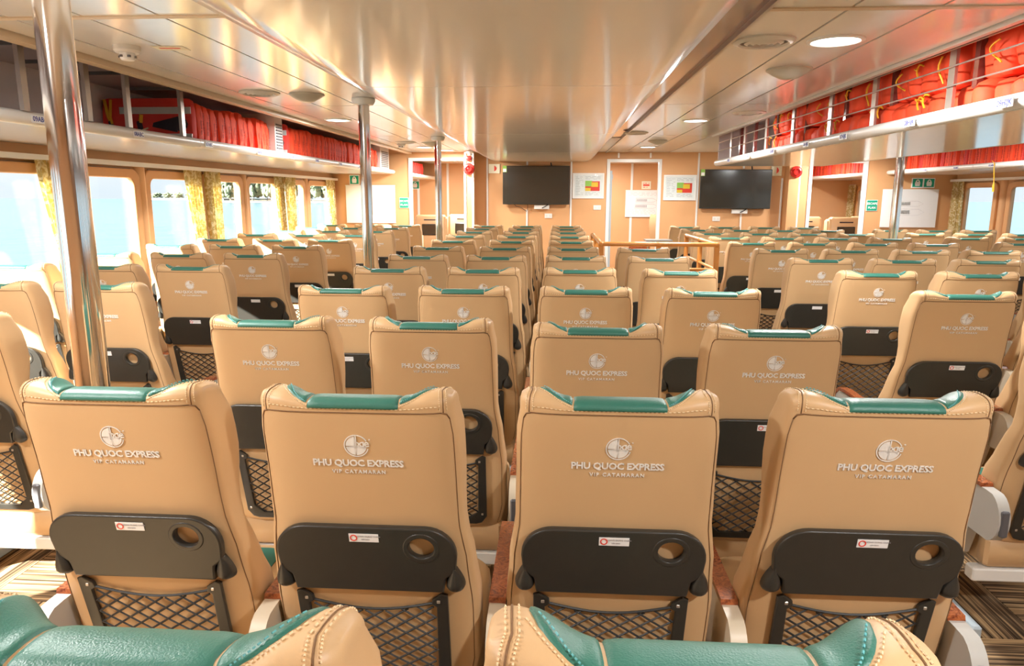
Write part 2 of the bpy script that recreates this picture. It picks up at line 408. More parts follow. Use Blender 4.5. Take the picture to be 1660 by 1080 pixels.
# side walls --------------------------------------------------------
def windows_for(side):
    if side == 'left':
        L = []
        for p in (-.09, 2.09, 4.27, 6.45, 8.63):
            L += [(p+.09, p+1.01), (p+1.15, p+2.09)]
        L += [(10.93, 11.97), (12.6, 13.9), (14.1, 15.6), (-2.2, -.28)]
        return sorted(L)
    return sorted([(11.07, 11.87), (9.80, 10.73), (8.95, 9.68), (7.62, 8.70), (6.60, 7.48), (5.30, 6.28), (4.2, 5.14), (3.0, 3.95), (1.8, 2.8), (.7, 1.6), (-.6, .5), (-2.2, -.8), (13.2, 14.4), (14.6, 15.95)])
ZS, ZT = .88, 1.785
wn_ = [0]
def side_wall(side):
    x0, x1 = (XL-.045, XL) if side == 'left' else (XR, XR+.045)
    W = windows_for(side)
    mb = MB()
    mb.box(x0, x1, YB-.1, YF+.1, -.1, ZS); mb.box(x0, x1, YB-.1, YF+.1, ZT, 2.55)
    edges = [YB-.1]+[e for ww in W for e in ww]+[YF+.1]
    for a, b in zip(edges[::2], edges[1::2]): mb.box(x0, x1, a, b, ZS, ZT)
    wall = struct(obj('wall_'+side, mb.mesh('wall_'+side, 'wall')))
    sgn = 1 if side == 'left' else -1; xi = XL if side == 'left' else XR
    # rounded raised frame around every opening
    for a, b in W:
        wn_[0] += 1
        fr = curve_plate([rrect(a-.045, b+.045, ZS-.045, ZT+.03, .10), rrect(a+.03, b-.03, ZS+.03, ZT-.03, .085)], .012, .010, 'window_frame', 'frame', 2)
        t = bpy.data.objects.new('window_%d' % wn_[0], None); COL.objects.link(t); t.location = (xi, (a+b)/2, ZS); struct(t)
        # curve lies in xy -> stand it in the yz plane
        mt = Matrix(((0, 0, 1, 0), (1, 0, 0, -(a+b)/2), (0, 1, 0, -ZS), (0, 0, 0, 1)))
        fr.transform(mt); obj('window_frame', fr, t, (sgn*.016, 0, 0))
        g = MB().box(-.004, .004, a+.0-(a+b)/2, b-(a+b)/2, 0, ZT-ZS).mesh('pane', 'glass'); obj('pane', g, t, (-sgn*.025, 0, 0))
        g = MB()
        g.box(-.006, .006, a+.05-(a+b)/2, b-.05-(a+b)/2, ZT-ZS+.03, ZT-ZS+.045); obj('blind_slot', g.mesh('blind_slot', 'darkgrey'), t, (sgn*.012, 0, 0))
    # wide rounded posts between window pairs
    for p in ((6.45, 8.63, 10.82, 4.27, 2.09) if side == 'left' else (10.9, 8.82, 6.44, 4.07)):
        mb = MB(); mb.tube([(0, 0, 0), (0, 0, ZT+.06-.5)], .075, 12)
        obj('window_post', mb.mesh('window_post', 'wall', True, 50), wall, (xi+sgn*-.02, p, .5))
    return wall
side_wall('left'); side_wall('right')
# portals that guide daylight sampling through the openings
def portal(side, y0, y1):
    l = bpy.data.lights.new('daylight_portal', 'AREA'); l.shape = 'RECTANGLE'; l.cycles.is_portal = True
    l.size = ZT-ZS; l.size_y = y1-y0; o = bpy.data.objects.new('daylight_portal', l); COL.objects.link(o)
    x = XL-.06 if side == 'left' else XR+.06
    o.location = (x, (y0+y1)/2, (ZS+ZT)/2); o.rotation_euler = (0, R(-90 if side == 'left' else 90), 0)
portal('left', YB, YW); portal('right', YB, YW)

# curtain rail along each side wall
for nm, x0, x1 in (('trim_7', XL, XL+.10), ('trim_8', XR-.10, XR)):
    mb = MB(); mb.box(x0, x1, YB, YW, 1.862, 1.882); mb.box(x0+.02 if x0 < 0 else x0, x1 if x0 < 0 else x1-.02, YB, YW, 1.845, 1.862)
    struct(obj(nm, mb.mesh(nm, 'offwhite')))

# far bulkhead -------------------------------------------------------
D1, D2, D3 = (-2.46, -1.53), (.84, 1.68), (4.10, 4.97)
mb = MB()
T = .05
def wallx(x0, x1, z0, z1): mb.box(x0, x1, YW, YW+T, z0, z1)
wallx(XL-.1, D1[0], -.1, 2.55); wallx(D1[1], D2[0], -.1, 2.55); wallx(D2[1], D3[0], -.1, 2.55); wallx(D3[1], XR+.1, -.1, 2.55)
wallx(*D1, 2.18, 2.55); wallx(*D2, 2.16, 2.55); wallx(*D3, 2.15, 2.55)
wallf = struct(obj('wall_front', mb.mesh('wall_front', 'wall')))
mb = MB(); mb.box(XL-.1, XR+.1, YF, YF+.1, -.1, 2.55); wallff = struct(obj('wall_bow', mb.mesh('wall_bow', 'wall')))
mb = MB(); mb.box(XL-.1, XR+.1, YB-.1, YB, -.1, 2.55); struct(obj('wall_back', mb.mesh('wall_back', 'wall')))
# duct box standing proud of the bulkhead, left of the first television
struct(bx('trim_9', 'wall', -1.50, -1.36, 11.9, YW, 0, 2.30)); struct(bx('trim_10', 'wall', 3.70, 3.86, 12.0, YW, 0, 2.30))
TRN = 10
for x, z0, z1 in ((-1.165, .3, 2.30), (-.50, .3, 1.375), (-.50, 2.10, 2.30), (.231, .3, 2.16), (2.302, .3, 2.30), (3.028, .3, 1.32), (3.028, 2.05, 2.30), (3.655, .3, 1.9), (3.93, .3, 2.30), (1.0, 2.22, 2.30), (1.52, 2.22, 2.3), (-3.2, .3, 1.13), (5.55, .3, 1.10)):
    TRN += 1; struct(bx('trim_%d' % TRN, 'alu', x-.014, x+.014, YW-.012, YW, z0, z1))
for x in (-1.497, -1.372):
    TRN += 1; struct(bx('trim_%d' % TRN, 'alu', x-.016, x+.016, 11.885, 11.9, .3, 2.30))
for x in (-3.13, -2.46, -1.2, .2, 1.65, 3.1, 4.6, 5.53):
    bx('cover_strip', 'alu', x-.025, x+.025, YF-.012, YF, .3, 2.31, wallff)
# door frames
for n_, (a, b), zt in ((1, D1, 2.18), (2, D2, 2.16), (3, D3, 2.15)):
    t = bpy.data.objects.new('door_%d' % n_, None); COL.objects.link(t); t.location = ((a+b)/2, YW, 0); struct(t)
    c = (a+b)/2
    for q in (a, b): obj('door_jamb', MB().box(q-c-.026, q-c+.026, -.02, T+.01, 0, zt+.04).mesh('door_jamb', 'alu'), t)
    obj('door_head', MB().box(a-c+.026, b-c-.026, -.02, T+.01, zt-.01, zt+.04).mesh('door_head', 'alu'), t)
    if n_ == 2:
        o = obj('door_leaf', MB().box(.04, .075, 0, .80, .02, 2.02).mesh('door_leaf', 'bluegrey'), t, (a-c, .14, 0), (0, 0, R(4)))
        obj('door_closer', MB().box(.075, .105, .1, .4, 1.88, 1.96).mesh('door_closer', 'grey'), o)
# ================================================================ OVERHEAD RACKS
def rack_jacket(nm, m, printed):
    """one packed life jacket standing on edge: rounded slab, long side facing the aisle (x=0), thickness along y"""
    mb = MB()
    n = 12
    def f(i, j):
        a = 2*math.pi*i/n; c, s_ = math.cos(a), math.sin(a)
        e = .45
        x = .20 + .20*math.copysign(abs(c)**e, c); y = .060*math.copysign(abs(s_)**e, s_)
        z = [0, .012, .06, .13, .20, .262, .275][j]; k = [.86, .97, 1, 1.0, 1, .96, .84][j]
        wob = .006*math.sin(z*55+i*1.7)
        return (.20+(x-.20)*k+wob, y*k+wob*.6, z)
    mb.grid(n, 7, f, True); mb.f.append(tuple(range(n))); mb.f.append(tuple(72+i for i in range(n)))
    return mb.mesh(nm, m, True, 50)
jm_orange = rack_jacket('life_jacket', 'orange', 1); jm_red = rack_jacket('life_jacket', 'red', 1)
def jprint():
    V, Fc = text_mesh('t', [('CON DAO EXPRESS', 0, .018, .026, .0004, 1.0), ('AO PHAO', 0, -.020, .024, .0004, 1.0)], 'print', .0004)
    mb = MB(); mb.v = [(-.004+v[2], -v[1], .14+v[0]) for v in V]; mb.f = Fc   # standing on the x=0 face, reading upwards
    return mb.mesh('printed_lettering', 'print')
jm_print = jprint()
jm_printR = MB(); jm_printR.v = [tuple(v.co) for v in jm_print.vertices]; jm_printR.f = [tuple(p.vertices) for p in jm_print.polygons]
def jprint_flip():
    mb = MB(); mb.v = [(-v[0], -v[1], v[2]) for v in jm_printR.v]; mb.f = jm_printR.f
    return mb.mesh('printed_lettering', 'print')
ORD = ['zeroth', 'first', 'second', 'third', 'fourth', 'fifth', 'sixth', 'seventh', 'eighth', 'ninth', 'tenth', 'eleventh', 'twelfth', 'thirteenth', 'fourteenth', 'fifteenth', 'sixteenth', 'seventeenth', 'eighteenth', 'nineteenth', 'twentieth',
       'twenty-first', 'twenty-second', 'twenty-third', 'twenty-fourth', 'twenty-fifth', 'twenty-sixth', 'twenty-seventh', 'twenty-eighth', 'twenty-ninth', 'thirtieth', 'thirty-first', 'thirty-second', 'thirty-third', 'thirty-fourth', 'thirty-fifth', 'thirty-sixth']

def lip_profile(x, sgn):
    """rounded front lip; sgn=+1 faces +x"""
    return [(x, 1.955), (x+sgn*.02, 1.962), (x+sgn*.035, 1.985), (x+sgn*.03, 2.008), (x+sgn*.012, 2.022), (x-sgn*.01, 2.022), (x-sgn*.01, 1.955)]
def window_rack(side, y0, y1, nm, label):
    s = 1 if side == 'left' else -1
    xw = XL if side == 'left' else XR
    xf = -2.75 if side == 'left' else 5.33
    rk = thing(nm, label, 'rack', (0, y0, 0))
    mb = MB(); mb.box(min(xw, xf), max(xw, xf), 0, y1-y0, 1.957, 1.975); obj('shelf_board', mb.mesh('shelf_board', 'ceil_side'), rk)
    cuts = [v for v in (.9, 2.5, 4.0, 5.5, 7.73, 9.96) if y0 < v < y1] if side == 'left' else [v for v in (2.5, 5.5, 8.1, 9.75) if y0 < v < y1]
    cuts = [y0]+cuts+[y1]
    for a, b in zip(cuts, cuts[1:]):
        obj('shelf_lip', MB().extrude_poly(lip_profile(xf, s), a-y0+.003, b-y0-.003, 'xz').mesh('shelf_lip', 'white', True, 60), rk)
    # back and roof boards
    obj('back_board', MB().box(xw+s*.30-.01, xw+s*.30+.01, 0, y1-y0, 1.975, 2.42).mesh('back_board', 'pinkboard'), rk)
    xa, xb = sorted((xw+s*.28, xf+s*.32)); obj('roof_board', MB().box(xa, xb, 0, y1-y0, 2.42, 2.44).mesh('roof_board', 'mauve'), rk)
    return rk
rkL = window_rack('left', YB, YW, 'overhead_rack', 'white overhead luggage rack along the left windows')
rkR = window_rack('right', YB, YW, 'overhead_rack', 'white overhead rack along the right windows')
rkLF = window_rack('left', 12.34, YF, 'overhead_rack', 'overhead rack seen through the left doorway')
rkRF = window_rack('right', 12.34, YF, 'overhead_rack', 'overhead rack seen through the right doorway')
for y in (.6, 1.2, 1.9, 2.55, 3.1, 3.66, 4.17, 4.57, 5.24):
    obj('bracket', MB().box(-.012, .012, -.022, .022, 0, .40).mesh('bracket', 'bracket'), rkL, (-2.72, y-YB, 2.02))
    obj('bracket_arm', MB().box(-.36, 0, -.01, .01, 0, .02).mesh('bracket_arm', 'darkgrey'), rkL, (-2.73, y-YB, 2.34))
# louvred vent boxes on left rack
def vent_box(y0, y1, label, x=-2.76):
    t = thing('vent_box', label, 'vent', (x, (y0+y1)/2, 2.0))
    h = (y1-y0)/2
    obj('casing', MB().box(-.35, 0, -h, h, 0.02, .38).mesh('casing', 'offwhite'), t)
    for k in range(9): obj('louvre', MB().box(.0, .008, -h*.72, h*.72, .05+k*.028, .064+k*.028).mesh('louvre', 'darkgrey'), t)
    return t
vent_box(7.10, 7.30, 'narrow white louvred vent box between the two jacket stacks, left rack')
vent_box(11.35, 11.95, 'wide white louvred vent box at far end of left rack')
def left_jackets(y0, n, dy, where, group):
    for k in range(n):
        y = y0+dy*(k+.5)
        root = thing('life_jacket', 'orange life jacket standing %s in the left rack stack %s' % (ORD[k+1], where), 'life jacket', (-2.78+random.uniform(-.02, .015), y, 1.978), (0, 0, R(180)+R(random.uniform(-3, 3))), group)
        b = obj('jacket_body', jm_orange, root); b.scale = (1, dy/.122, random.uniform(1.0, 1.08)*1.12)
        obj('printed_lettering', jm_print, root)
left_jackets(5.62, 12, .121, 'before the narrow vent', 'orange jackets before the narrow vent')
left_jackets(7.62, 30, .122, 'beyond the narrow vent', 'orange jackets beyond the narrow vent')
def end_jacket(y, label, straps):
    t = thing('life_jacket', label, 'life jacket', (-3.13, y, 1.978))
    mb = MB()
    n = 16
    def f(i, j):
        a = 2*math.pi*i/n; c, s_ = math.cos(a), math.sin(a); e = .4
        z = [0, .015, .08, .17, .26, .325, .34][j]; k = [.92, .98, 1, 1.0, 1, .97, .9][j]
        return (.36*math.copysign(abs(c)**e, c)*k, .05*math.copysign(abs(s_)**e, s_)*k + .004*math.sin(i*2+z*30), z)
    mb.grid(n, 7, f, True); mb.f.append(tuple(range(n))); mb.f.append(tuple(96+i for i in range(n)))
    obj('jacket_body', mb.mesh('jacket_body', 'red', True, 50), t)
    obj('reflective_band', MB().box(-.2, .355, -.058, -.05, .225, .275).mesh('reflective_band', 'reflect'), t)
    obj('reflective_band', MB().box(.08, .355, -.058, -.05, .03, .08).mesh('reflective_band', 'reflect'), t)
    if straps:
        mb = MB(); mb.tube([(-.31, -.06, .33), (-.29, -.06, .20), (-.27, -.06, .16)], .013, 4); mb.tube([(-.26, -.06, .33), (-.275, -.06, .2), (-.25, -.062, .07), (-.22, -.06, .01)], .012, 4)
        mb.tube([(-.03, -.06, .22), (-.04, -.06, .16)], .016, 4); mb.tube([(-.04, -.06, .09), (-.01, -.06, .01)], .014, 4)
        obj('yellow_strap', mb.mesh('yellow_strap', 'yellow'), t)
        mb = MB(); mb.tube([(-.28, -.062, .17), (-.25, -.062, .1)], .016, 4); mb.tube([(-.05, -.062, .17), (-.04, -.062, .1)], .022, 4); mb.tube([(-.13, -.062, .06), (-.10, -.062, .12)], .015, 4)
        obj('buckle', mb.mesh('buckle', 'jblack'), t)
        mb = MB(); mb.tube([(-.26, -.064, .02), (-.18, -.064, .03), (-.12, -.064, .08), (-.04, -.066, .10), (.02, -.066, .12)], .007, 5); obj('whistle_cord', mb.mesh('whistle_cord', 'stitch'), t)
    mb = MB(); mb.lathe([(.001, -.068), (.05, -.066), (.055, -.05), (.001, -.048)], .27, .15, 12, 'y'); mb.extrude_poly([(.27, .21), (.06, .16), (.05, .13), (.24, .09)], -.060, -.050, 'xz')
    obj('neck_opening', mb.mesh('neck_opening', 'jblack'), t)
end_jacket(5.54, 'red life jacket with yellow straps and reflective bands facing the camera, left rack', True)
end_jacket(7.50, 'red life jacket facing the camera just past the narrow vent', False)
# end partition inside left rack where jackets begin
# seat number labels on rack lips
def lip_label(txt, x, y, s, i):
    t = thing('seat_number_label', 'row and seat label reading %s on the %s rack lip' % (txt, 'left' if s > 0 else 'centre' if x < 3 else 'right'), 'label', (x+s*.036, y, 1.985))
    obj('label_card', MB().box(-.0015, .0015, -.060, .060, -.019, .019).mesh('label_card', 'paper'), t)
    V, Fc = text_mesh('t', [(txt, 0, 0, .036, .0006, 1.0)], 'blueink', .0003)
    mb = MB(); mb.v = [(s*.0022+s*v[2], s*v[0], v[1]) for v in V]; mb.f = Fc
    obj('lettering', mb.mesh('lettering', 'blueink'), t)
for i, (txt, y) in enumerate((('09ABC', 3.75), ('08ABC', 4.66), ('07ABC', 5.62), ('06ABC', 6.6), ('05ABC', 7.42), ('04ABC', 8.2), ('03ABC', 9.1), ('02ABC', 10.0), ('01ABC', 10.9))):
    lip_label(txt, -2.75, y, 1, i)
for i, (txt, y) in enumerate((('09HIJK', 3.22), ('08HIJK', 4.04), ('07HIJK', 4.93), ('06HIJK', 5.64), ('05HIJK', 6.5), ('04HIJK', 7.3), ('03HIJK', 8.1))):
    lip_label(txt, 1.88, y, -1, i+10)
for i, (txt, y) in enumerate((('03LMN', 9.35), ('02LMN', 10.15), ('01LMN', 10.97))):
    lip_label(txt, 5.33, y, -1, i+20)

# centre rack (hung over the right-of-centre seats)
rc = thing('overhead_rack', 'long double luggage rack hung over the right-centre seats, full of jackets', 'rack', (1.88, YB, 0))
LC = 8.9-YB
mb = MB(); mb.box(0, 1.22, 0, LC, 1.957, 1.975); obj('shelf_board', mb.mesh('shelf_board', 'ceil'), rc)
for a, b in ((0, 2.1), (2.1, 4.9), (4.9, 7.28), (7.28, 9.9), (9.9, LC)):
    obj('shelf_lip', MB().extrude_poly(lip_profile(.01, -1), a+.003, b-.003, 'xz').mesh('shelf_lip', 'white', True, 60), rc)
obj('shelf_lip', MB().extrude_poly(lip_profile(1.22, 1), 0, LC, 'xz').mesh('shelf_lip', 'white', True, 60), rc)
obj('centre_board', MB().box(.60, .62, 0, LC, 1.975, 2.42).mesh('centre_board', 'mauve'), rc)
obj('roof_board', MB().box(-.03, 1.25, 0, LC, 2.43, 2.45).mesh('roof_board', 'mauve'), rc)
obj('end_board', MB().box(0.02, 1.20, LC-.012, LC, 1.975, 2.43).mesh('end_board', 'mauve'), rc)
for k, y in enumerate((.3, 1.1, 1.9, 2.95, 3.78, 4.65, 5.36, 6.17, 6.93, 7.70, 8.28)):
    obj('post', MB().box(0.0, .015, -.03, .03, 0, .42).mesh('post', 'bracket'), rc, (.02, y-YB, 2.01))
    obj('post', MB().box(0.0, .03, -.02, .02, 0, .42).mesh('post', 'maroon'), rc, (.10, y-YB-.06, 2.01))  # dark reflection of each steel post, built as a maroon bar
for z, x in ((2.13, .012), (2.22, .012), (2.30, .012)):
    obj('guard_rod', MB().tube([(x, 0, z), (x, LC-.02, z)], .0045, 6).mesh('guard_rod', 'bracket', True), rc)
# two tiers of jackets in the centre rack
def soft_jacket(seed):
    rnd = random.Random(seed); mb = MB(); n = 12
    ph = [rnd.uniform(0, 6) for _ in range(4)]
    def f(i, j):
        a = 2*math.pi*i/n; c, s_ = math.cos(a), math.sin(a); e = .4
        z = [0, .012, .05, .10, .135, .152][j]; k = [.85, .97, 1, 1.0, .93, .7][j]
        bul = 1+.05*math.sin(3*a+ph[0])+.03*math.sin(z*90+ph[1])
        return (.20+.19*math.copysign(abs(c)**e, c)*k*bul, .062*math.copysign(abs(s_)**e, s_)*k*bul, z+.006*math.sin(a*2+ph[2]))
    mb.grid(n, 6, f, True); mb.f.append(tuple(range(n))); mb.f.append(tuple(60+i for i in range(n)))
    return mb.mesh('jacket_body', 'orange', True, 60)
sj = [soft_jacket(s) for s in range(5)]
def strap_mesh(seed):
    rnd = random.Random(seed); mb = MB()
    x0_, dz = rnd.uniform(-.04, .04), rnd.uniform(.10, .15)
    if seed == 0:
        mb.tube([(-.012-.012*math.sin(k*.5), x0_+.012*math.sin(k*.7), .155-dz*k/7) for k in range(8)], .0055, 5)
    elif seed == 1:
        mb.tube([(-.015-.01*math.sin(k*.6), x0_+.05*math.sin(k*.45), .14-.012*k) for k in range(9)], .0045, 5)
    else:
        mb.tube([(-.014-.008*math.sin(k*.8), x0_+.11*(k/7-.5), .14+.012*math.sin(k*.9)) for k in range(8)], .005, 5)
        mb.tube([(-.02, x0_, .14), (-.026, x0_-.012, .11), (-.02, x0_-.02, .085)], .005, 5)
    return mb.mesh('yellow_strap', 'yellow')
stm = [strap_mesh(s) for s in range(3)]
jn = 0
for tier, z in ((1, 1.98), (2, 2.148)):
    y = 2.9; k = 0
    while y < 6.93:
        dy = random.uniform(.118, .150); k += 1
        g = 'orange jackets packed in the %s tier of the centre rack' % ('lower' if tier == 1 else 'upper')
        root = thing('life_jacket', 'orange jacket in centre rack, %s tier, %s from the near end' % ('lower' if tier == 1 else 'upper', ORD[k]), 'life jacket', (1.96+random.uniform(-.02, .03), y+dy/2, z), (R(random.uniform(-7, 7)), 0, 0), g)
        b = obj('jacket_body', random.choice(sj), root); b.scale = (1, dy/.128, random.uniform(.96, 1.12) if tier == 1 else random.uniform(1.35, 1.6))
        if random.random() < .26: obj('yellow_strap', random.choice(stm), root)
        y += dy
# right window rack jackets (near group, and the ones seen through the right doorway)
jpf = jprint_flip()
def right_jackets(y0, n, dy, where, group):
    for k in range(n):
        y = y0+dy*(k+.5)
        root = thing('life_jacket', 'red life jacket standing %s along %s' % (ORD[k+1], where), 'life jacket', (5.38+random.uniform(-.015, .02), y, 1.978), (0, 0, R(random.uniform(-4, 4))), group)
        b = obj('jacket_body', jm_red if k % 5 == 0 else jm_orange, root); b.scale = (1, dy/.122, random.uniform(1.0, 1.1))
        obj('printed_lettering', jm_print, root)
right_jackets(8.85, 24, .122, 'the right window rack', 'jackets on the right window rack')
right_jackets(13.1, 24, .122, 'the rack beyond the right doorway', 'jackets beyond the right doorway')
for k in range(9):
    root = thing('life_jacket', 'red life jacket standing %s on the rack beyond the left doorway' % ORD[k+1], 'life jacket', (-2.80, 13.3+k*.24, 1.978), (0, 0, R(180)), 'jackets beyond the left doorway')
    b = obj('jacket_body', jm_red, root); b.scale = (1, 1.6, 1.0)
# yellow tassel hanging from the right rack
t = thing('yellow_tassel', 'yellow cord with tassel hanging from the right window rack', 'cord', (5.285, 9.25, 2.03))
obj('cord', MB().tube([(0, .08, .01), (-.005, .02, -.02), (-.01, 0, -.10), (-.005, -.02, -.25)], .005, 5).mesh('cord', 'yellow'), t)
obj('tassel', MB().tube([(-.005, -.02, -.25), (-.005, -.02, -.29), (0, -.02, -.36)], .01, 6, rs=[.006, .014, .012]).mesh('tassel', 'yellow'), t)

# ================================================================ CEILING FITTINGS
def diffuser(x, y, label, z=ZC):
    t = thing('air_diffuser', label, 'vent', (x, y, z))
    obj('outer_ring', MB().lathe([(.14, 0), (.14, -.008), (.115, -.018), (.105, -.01), (.105, 0)], n=28).mesh('outer_ring', 'offwhite', True, 40), t)
    for r_ in (.088, .060, .034):
        obj('ring', MB().lathe([(r_, 0), (r_, -.012), (r_-.016, -.020), (r_-.018, 0)], n=24).mesh('ring', 'offwhite', True, 40), t)
diffuser(.945, 3.58, 'round slatted air diffuser on ceiling beside the nearest right lamp')
diffuser(-2.10, 5.16, 'round air diffuser above the left rack before the opal dome')
diffuser(1.63, 6.50, 'round air diffuser beside the centre rack')
diffuser(.88, 8.48, 'round air diffuser on ceiling farther along the right strip')
diffuser(-2.05, 9.9, 'round air diffuser far along the left ceiling')
def dome(x, y, label):
    t = tag(obj('dome_speaker', MB().lathe([(.125, 0), (.125, -.008), (.11, -.016), (.09, -.03), (.05, -.05), (.02, -.056), (.001, -.057)], n=28).mesh('dome_speaker', 'lens', True, 50), None, (x, y, ZC)), label, 'speaker')
dome(1.30, 4.36, 'shallow opal dome on the right ceiling beyond the first lamp')
dome(-1.80, 5.27, 'shallow opal dome on the left ceiling by the first diffuser')
dome(1.29, 9.69, 'small looking opal dome far along the right ceiling')
dome(-1.73, 10.0, 'small looking opal dome far along the left ceiling')
def downlight(x, y, label, on=True, r=.105, power=1.0):
    t = thing('downlight', label, 'lamp', (x, y, ZC))
    obj('lamp_ring', MB().lathe([(r+.022, 0), (r+.022, -.006), (r+.004, -.010), (r, -.004), (r, 0)], n=28).mesh('lamp_ring', 'white', True, 40), t)
    obj('diffuser', MB().lathe([(r, -.004), (r-.004, -.005), (.001, -.005)], n=28).mesh('diffuser', 'lampglass'), t)
    l = bpy.data.lights.new('lamp_light', 'AREA'); l.shape = 'DISK'; l.size = 2*r; l.energy = LAMP_POWER*power; l.color = (1, .985, .955)
    o = bpy.data.objects.new('lamp_light', l); COL.objects.link(o); o.parent = t; o.location = (0, 0, -.012)
for x, y, lb in ((1.27, 3.585, 'bright round ceiling lamp nearest the camera on the right'), (1.30, 7.15, 'round ceiling lamp halfway along the right strip'),
                 (1.31, 10.87, 'round ceiling lamp at the far end of the right strip'), (-2.10, 7.0, 'round ceiling lamp above the left rack midway'),
                 (-1.98, 10.9, 'round ceiling lamp at the far end of the left strip'), (-1.75, 11.6, 'round ceiling lamp just before the left doorway'),
                 (1.28, 0.0, 'round ceiling lamp overhead right behind the camera'), (-1.9, 0.6, 'round ceiling lamp overhead left behind the camera'),  # this and the next two rows: unseen lamps added to brighten the cabin
                 (-1.95, 2.2, 'round ceiling lamp overhead left of the near pole'), (4.4, 1.5, 'round ceiling lamp over the right seats nearest the camera'),
                 (4.4, 5.0, 'round ceiling lamp hidden beyond the centre rack, near'), (4.4, 8.5, 'round ceiling lamp hidden beyond the centre rack, far'), (4.4, 11.4, 'round ceiling lamp before the right doorway')):
    downlight(x, y, lb)
for x, y, lb in ((-2.0, 14.2, 'round ceiling lamp beyond the left doorway'), (1.4, 13.6, 'round ceiling lamp beyond the middle doorway'), (1.0, 15.2, 'farther round ceiling lamp beyond the middle doorway'), (4.6, 14.2, 'round ceiling lamp beyond the right doorway')):
    downlight(x, y, lb, power=.8 if 0 < x < 2 else 1.7)
def detector(x, y, label, z=ZC):
    t = thing('smoke_detector', label, 'smoke detector', (x, y, z))
    obj('base', MB().lathe([(.062, 0), (.062, -.022), (.052, -.032), (.03, -.034)], n=24).mesh('base', 'white', True, 40), t)
    obj('sensor_head', MB().lathe([(.036, -.03), (.034, -.058), (.028, -.066), (.001, -.067)], n=20).mesh('sensor_head', 'white', True, 40), t)
    mb = MB()
    for k in range(6):
        a = k*math.pi/3+.2; c, s_ = math.cos(a)*.0345, math.sin(a)*.0345
        mb.box(c-.006, c+.006, s_-.006, s_+.006, -.055, -.045)
    obj('sensor_slots', mb.mesh('sensor_slots', 'darkgrey'), t)
detector(-2.10, 3.57, 'white smoke detector on the left ceiling near the camera')
detector(-2.15, 10.07, 'white smoke detector far along the left ceiling')
detector(-1.40, 11.75, 'white smoke detector above the red alarm bell', 2.30)
t = thing('ceiling_sticker', 'cream sticker with red arrow beside the near smoke detector', 'sticker', (-1.93, 3.62, ZC-.001), (0, 0, R(4)))
obj('backing', MB().box(-.055, .10, -.05, .05, -.001, 0).mesh('backing', 'sign_cream'), t)
obj('arrow', MB().box(-.03, .07, -.012, .006, -.002, -.001).mesh('arrow', 'sign_red'), t)

# poles
def pole(x, y, r, label):
    t = thing('steel_pole', label, 'pole', (x, y, 0))
    obj('shaft', MB().tube([(0, 0, .012), (0, 0, ZC-.03)], r, 40).mesh('shaft', 'steel', True, 60), t)
    obj('ceiling_collar', MB().lathe([(r+.005, ZC-.05), (r+.03, ZC-.045), (r+.045, ZC-.02), (r+.045, ZC-.002), (r*.5, ZC-.001)], n=32).mesh('ceiling_collar', 'white', True, 40), t)
    obj('floor_flange', MB().lathe([(r+.05, 0), (r+.05, .01), (r+.004, .014), (r+.001, .03)], n=32).mesh('floor_flange', 'steel', True, 40), t)
pole(-1.46, 2.12, .049, 'thick polished steel pole nearest the camera on the left')
pole(-1.45, 5.50, .042, 'polished steel pole midway along the left aisle')
pole(-1.47, 9.02, .043, 'farthest polished steel pole on the left aisle')
pole(4.02, 8.92, .052, 'polished steel pole rising among the right seats')

# ================================================================ CURTAINS
def curtain(side, ya, yb, yc, yd, label, x=None, ph=0, z1=1.855, z0=.80, folds=5):
    """gathered sheet from (ya..yb) at the top to (yc..yd) at the bottom"""
    s = 1 if side == 'left' else -1; x = (XL if side == 'left' else XR)+s*.075
    t = thing('curtain', label, 'curtain', (x, (ya+yb)/2, z1), group='gold curtains at the %s windows' % side)
    nu, nv = 48, 16; mb = MB(); c0 = (ya+yb)/2
    def f(i, j):
        u = i/(nu-1); v = j/(nv-1); k = v**1.3
        y = (ya+(yb-ya)*u)*(1-k)+(yc+(yd-yc)*u)*k
        xo = .028*math.sin(u*folds*2*math.pi+ph+.8*v)*(.7+.4*v)
        return (s*xo, y-c0+.006*math.sin(u*40), -(z1-z0)*v)
    mb.grid(nu, nv, f); obj('cloth', mb.mesh('cloth', 'curtain', True), t)
    mb = MB()
    for k in range(9): mb.tube([(0, ya-c0+(yb-ya)*(k+.5)/9, .0), (0, ya-c0+(yb-ya)*(k+.5)/9, .012)], .004, 5)
    obj('curtain_hooks', mb.mesh('curtain_hooks', 'white'), t)
curtain('left', 5.04, 5.42, 5.28, 5.52, 'gold curtain tied at the second left window, beside the near pole')
curtain('left', 7.12, 7.48, 7.34, 7.52, 'gold curtain at the middle left window, nearer of the pair')
curtain('left', 7.55, 7.88, 7.62, 7.86, 'gold curtain at the middle left window, farther of the pair', ph=1)
curtain('left', 9.46, 9.80, 9.60, 9.82, 'gold curtain far left, nearer of its pair')
curtain('left', 9.84, 10.20, 9.90, 10.14, 'gold curtain far left, farther of its pair', ph=2)
curtain('left', 11.62, 12.10, 11.86, 12.08, 'gold curtain in the far left corner')
curtain('left', 2.85, 3.3, 3.0, 3.3, 'gold curtain at the left window nearest the camera')
curtain('right', 11.82, 12.14, 11.80, 12.10, 'gold curtain in the far right corner', ph=.5)
curtain('right', 7.5, 7.9, 7.55, 7.8, 'gold curtain on the right side window mid cabin', ph=.5)
curtain('right', 15.95, 16.33, 16.05, 16.3, 'gold curtain seen through the right doorway', ph=.5)

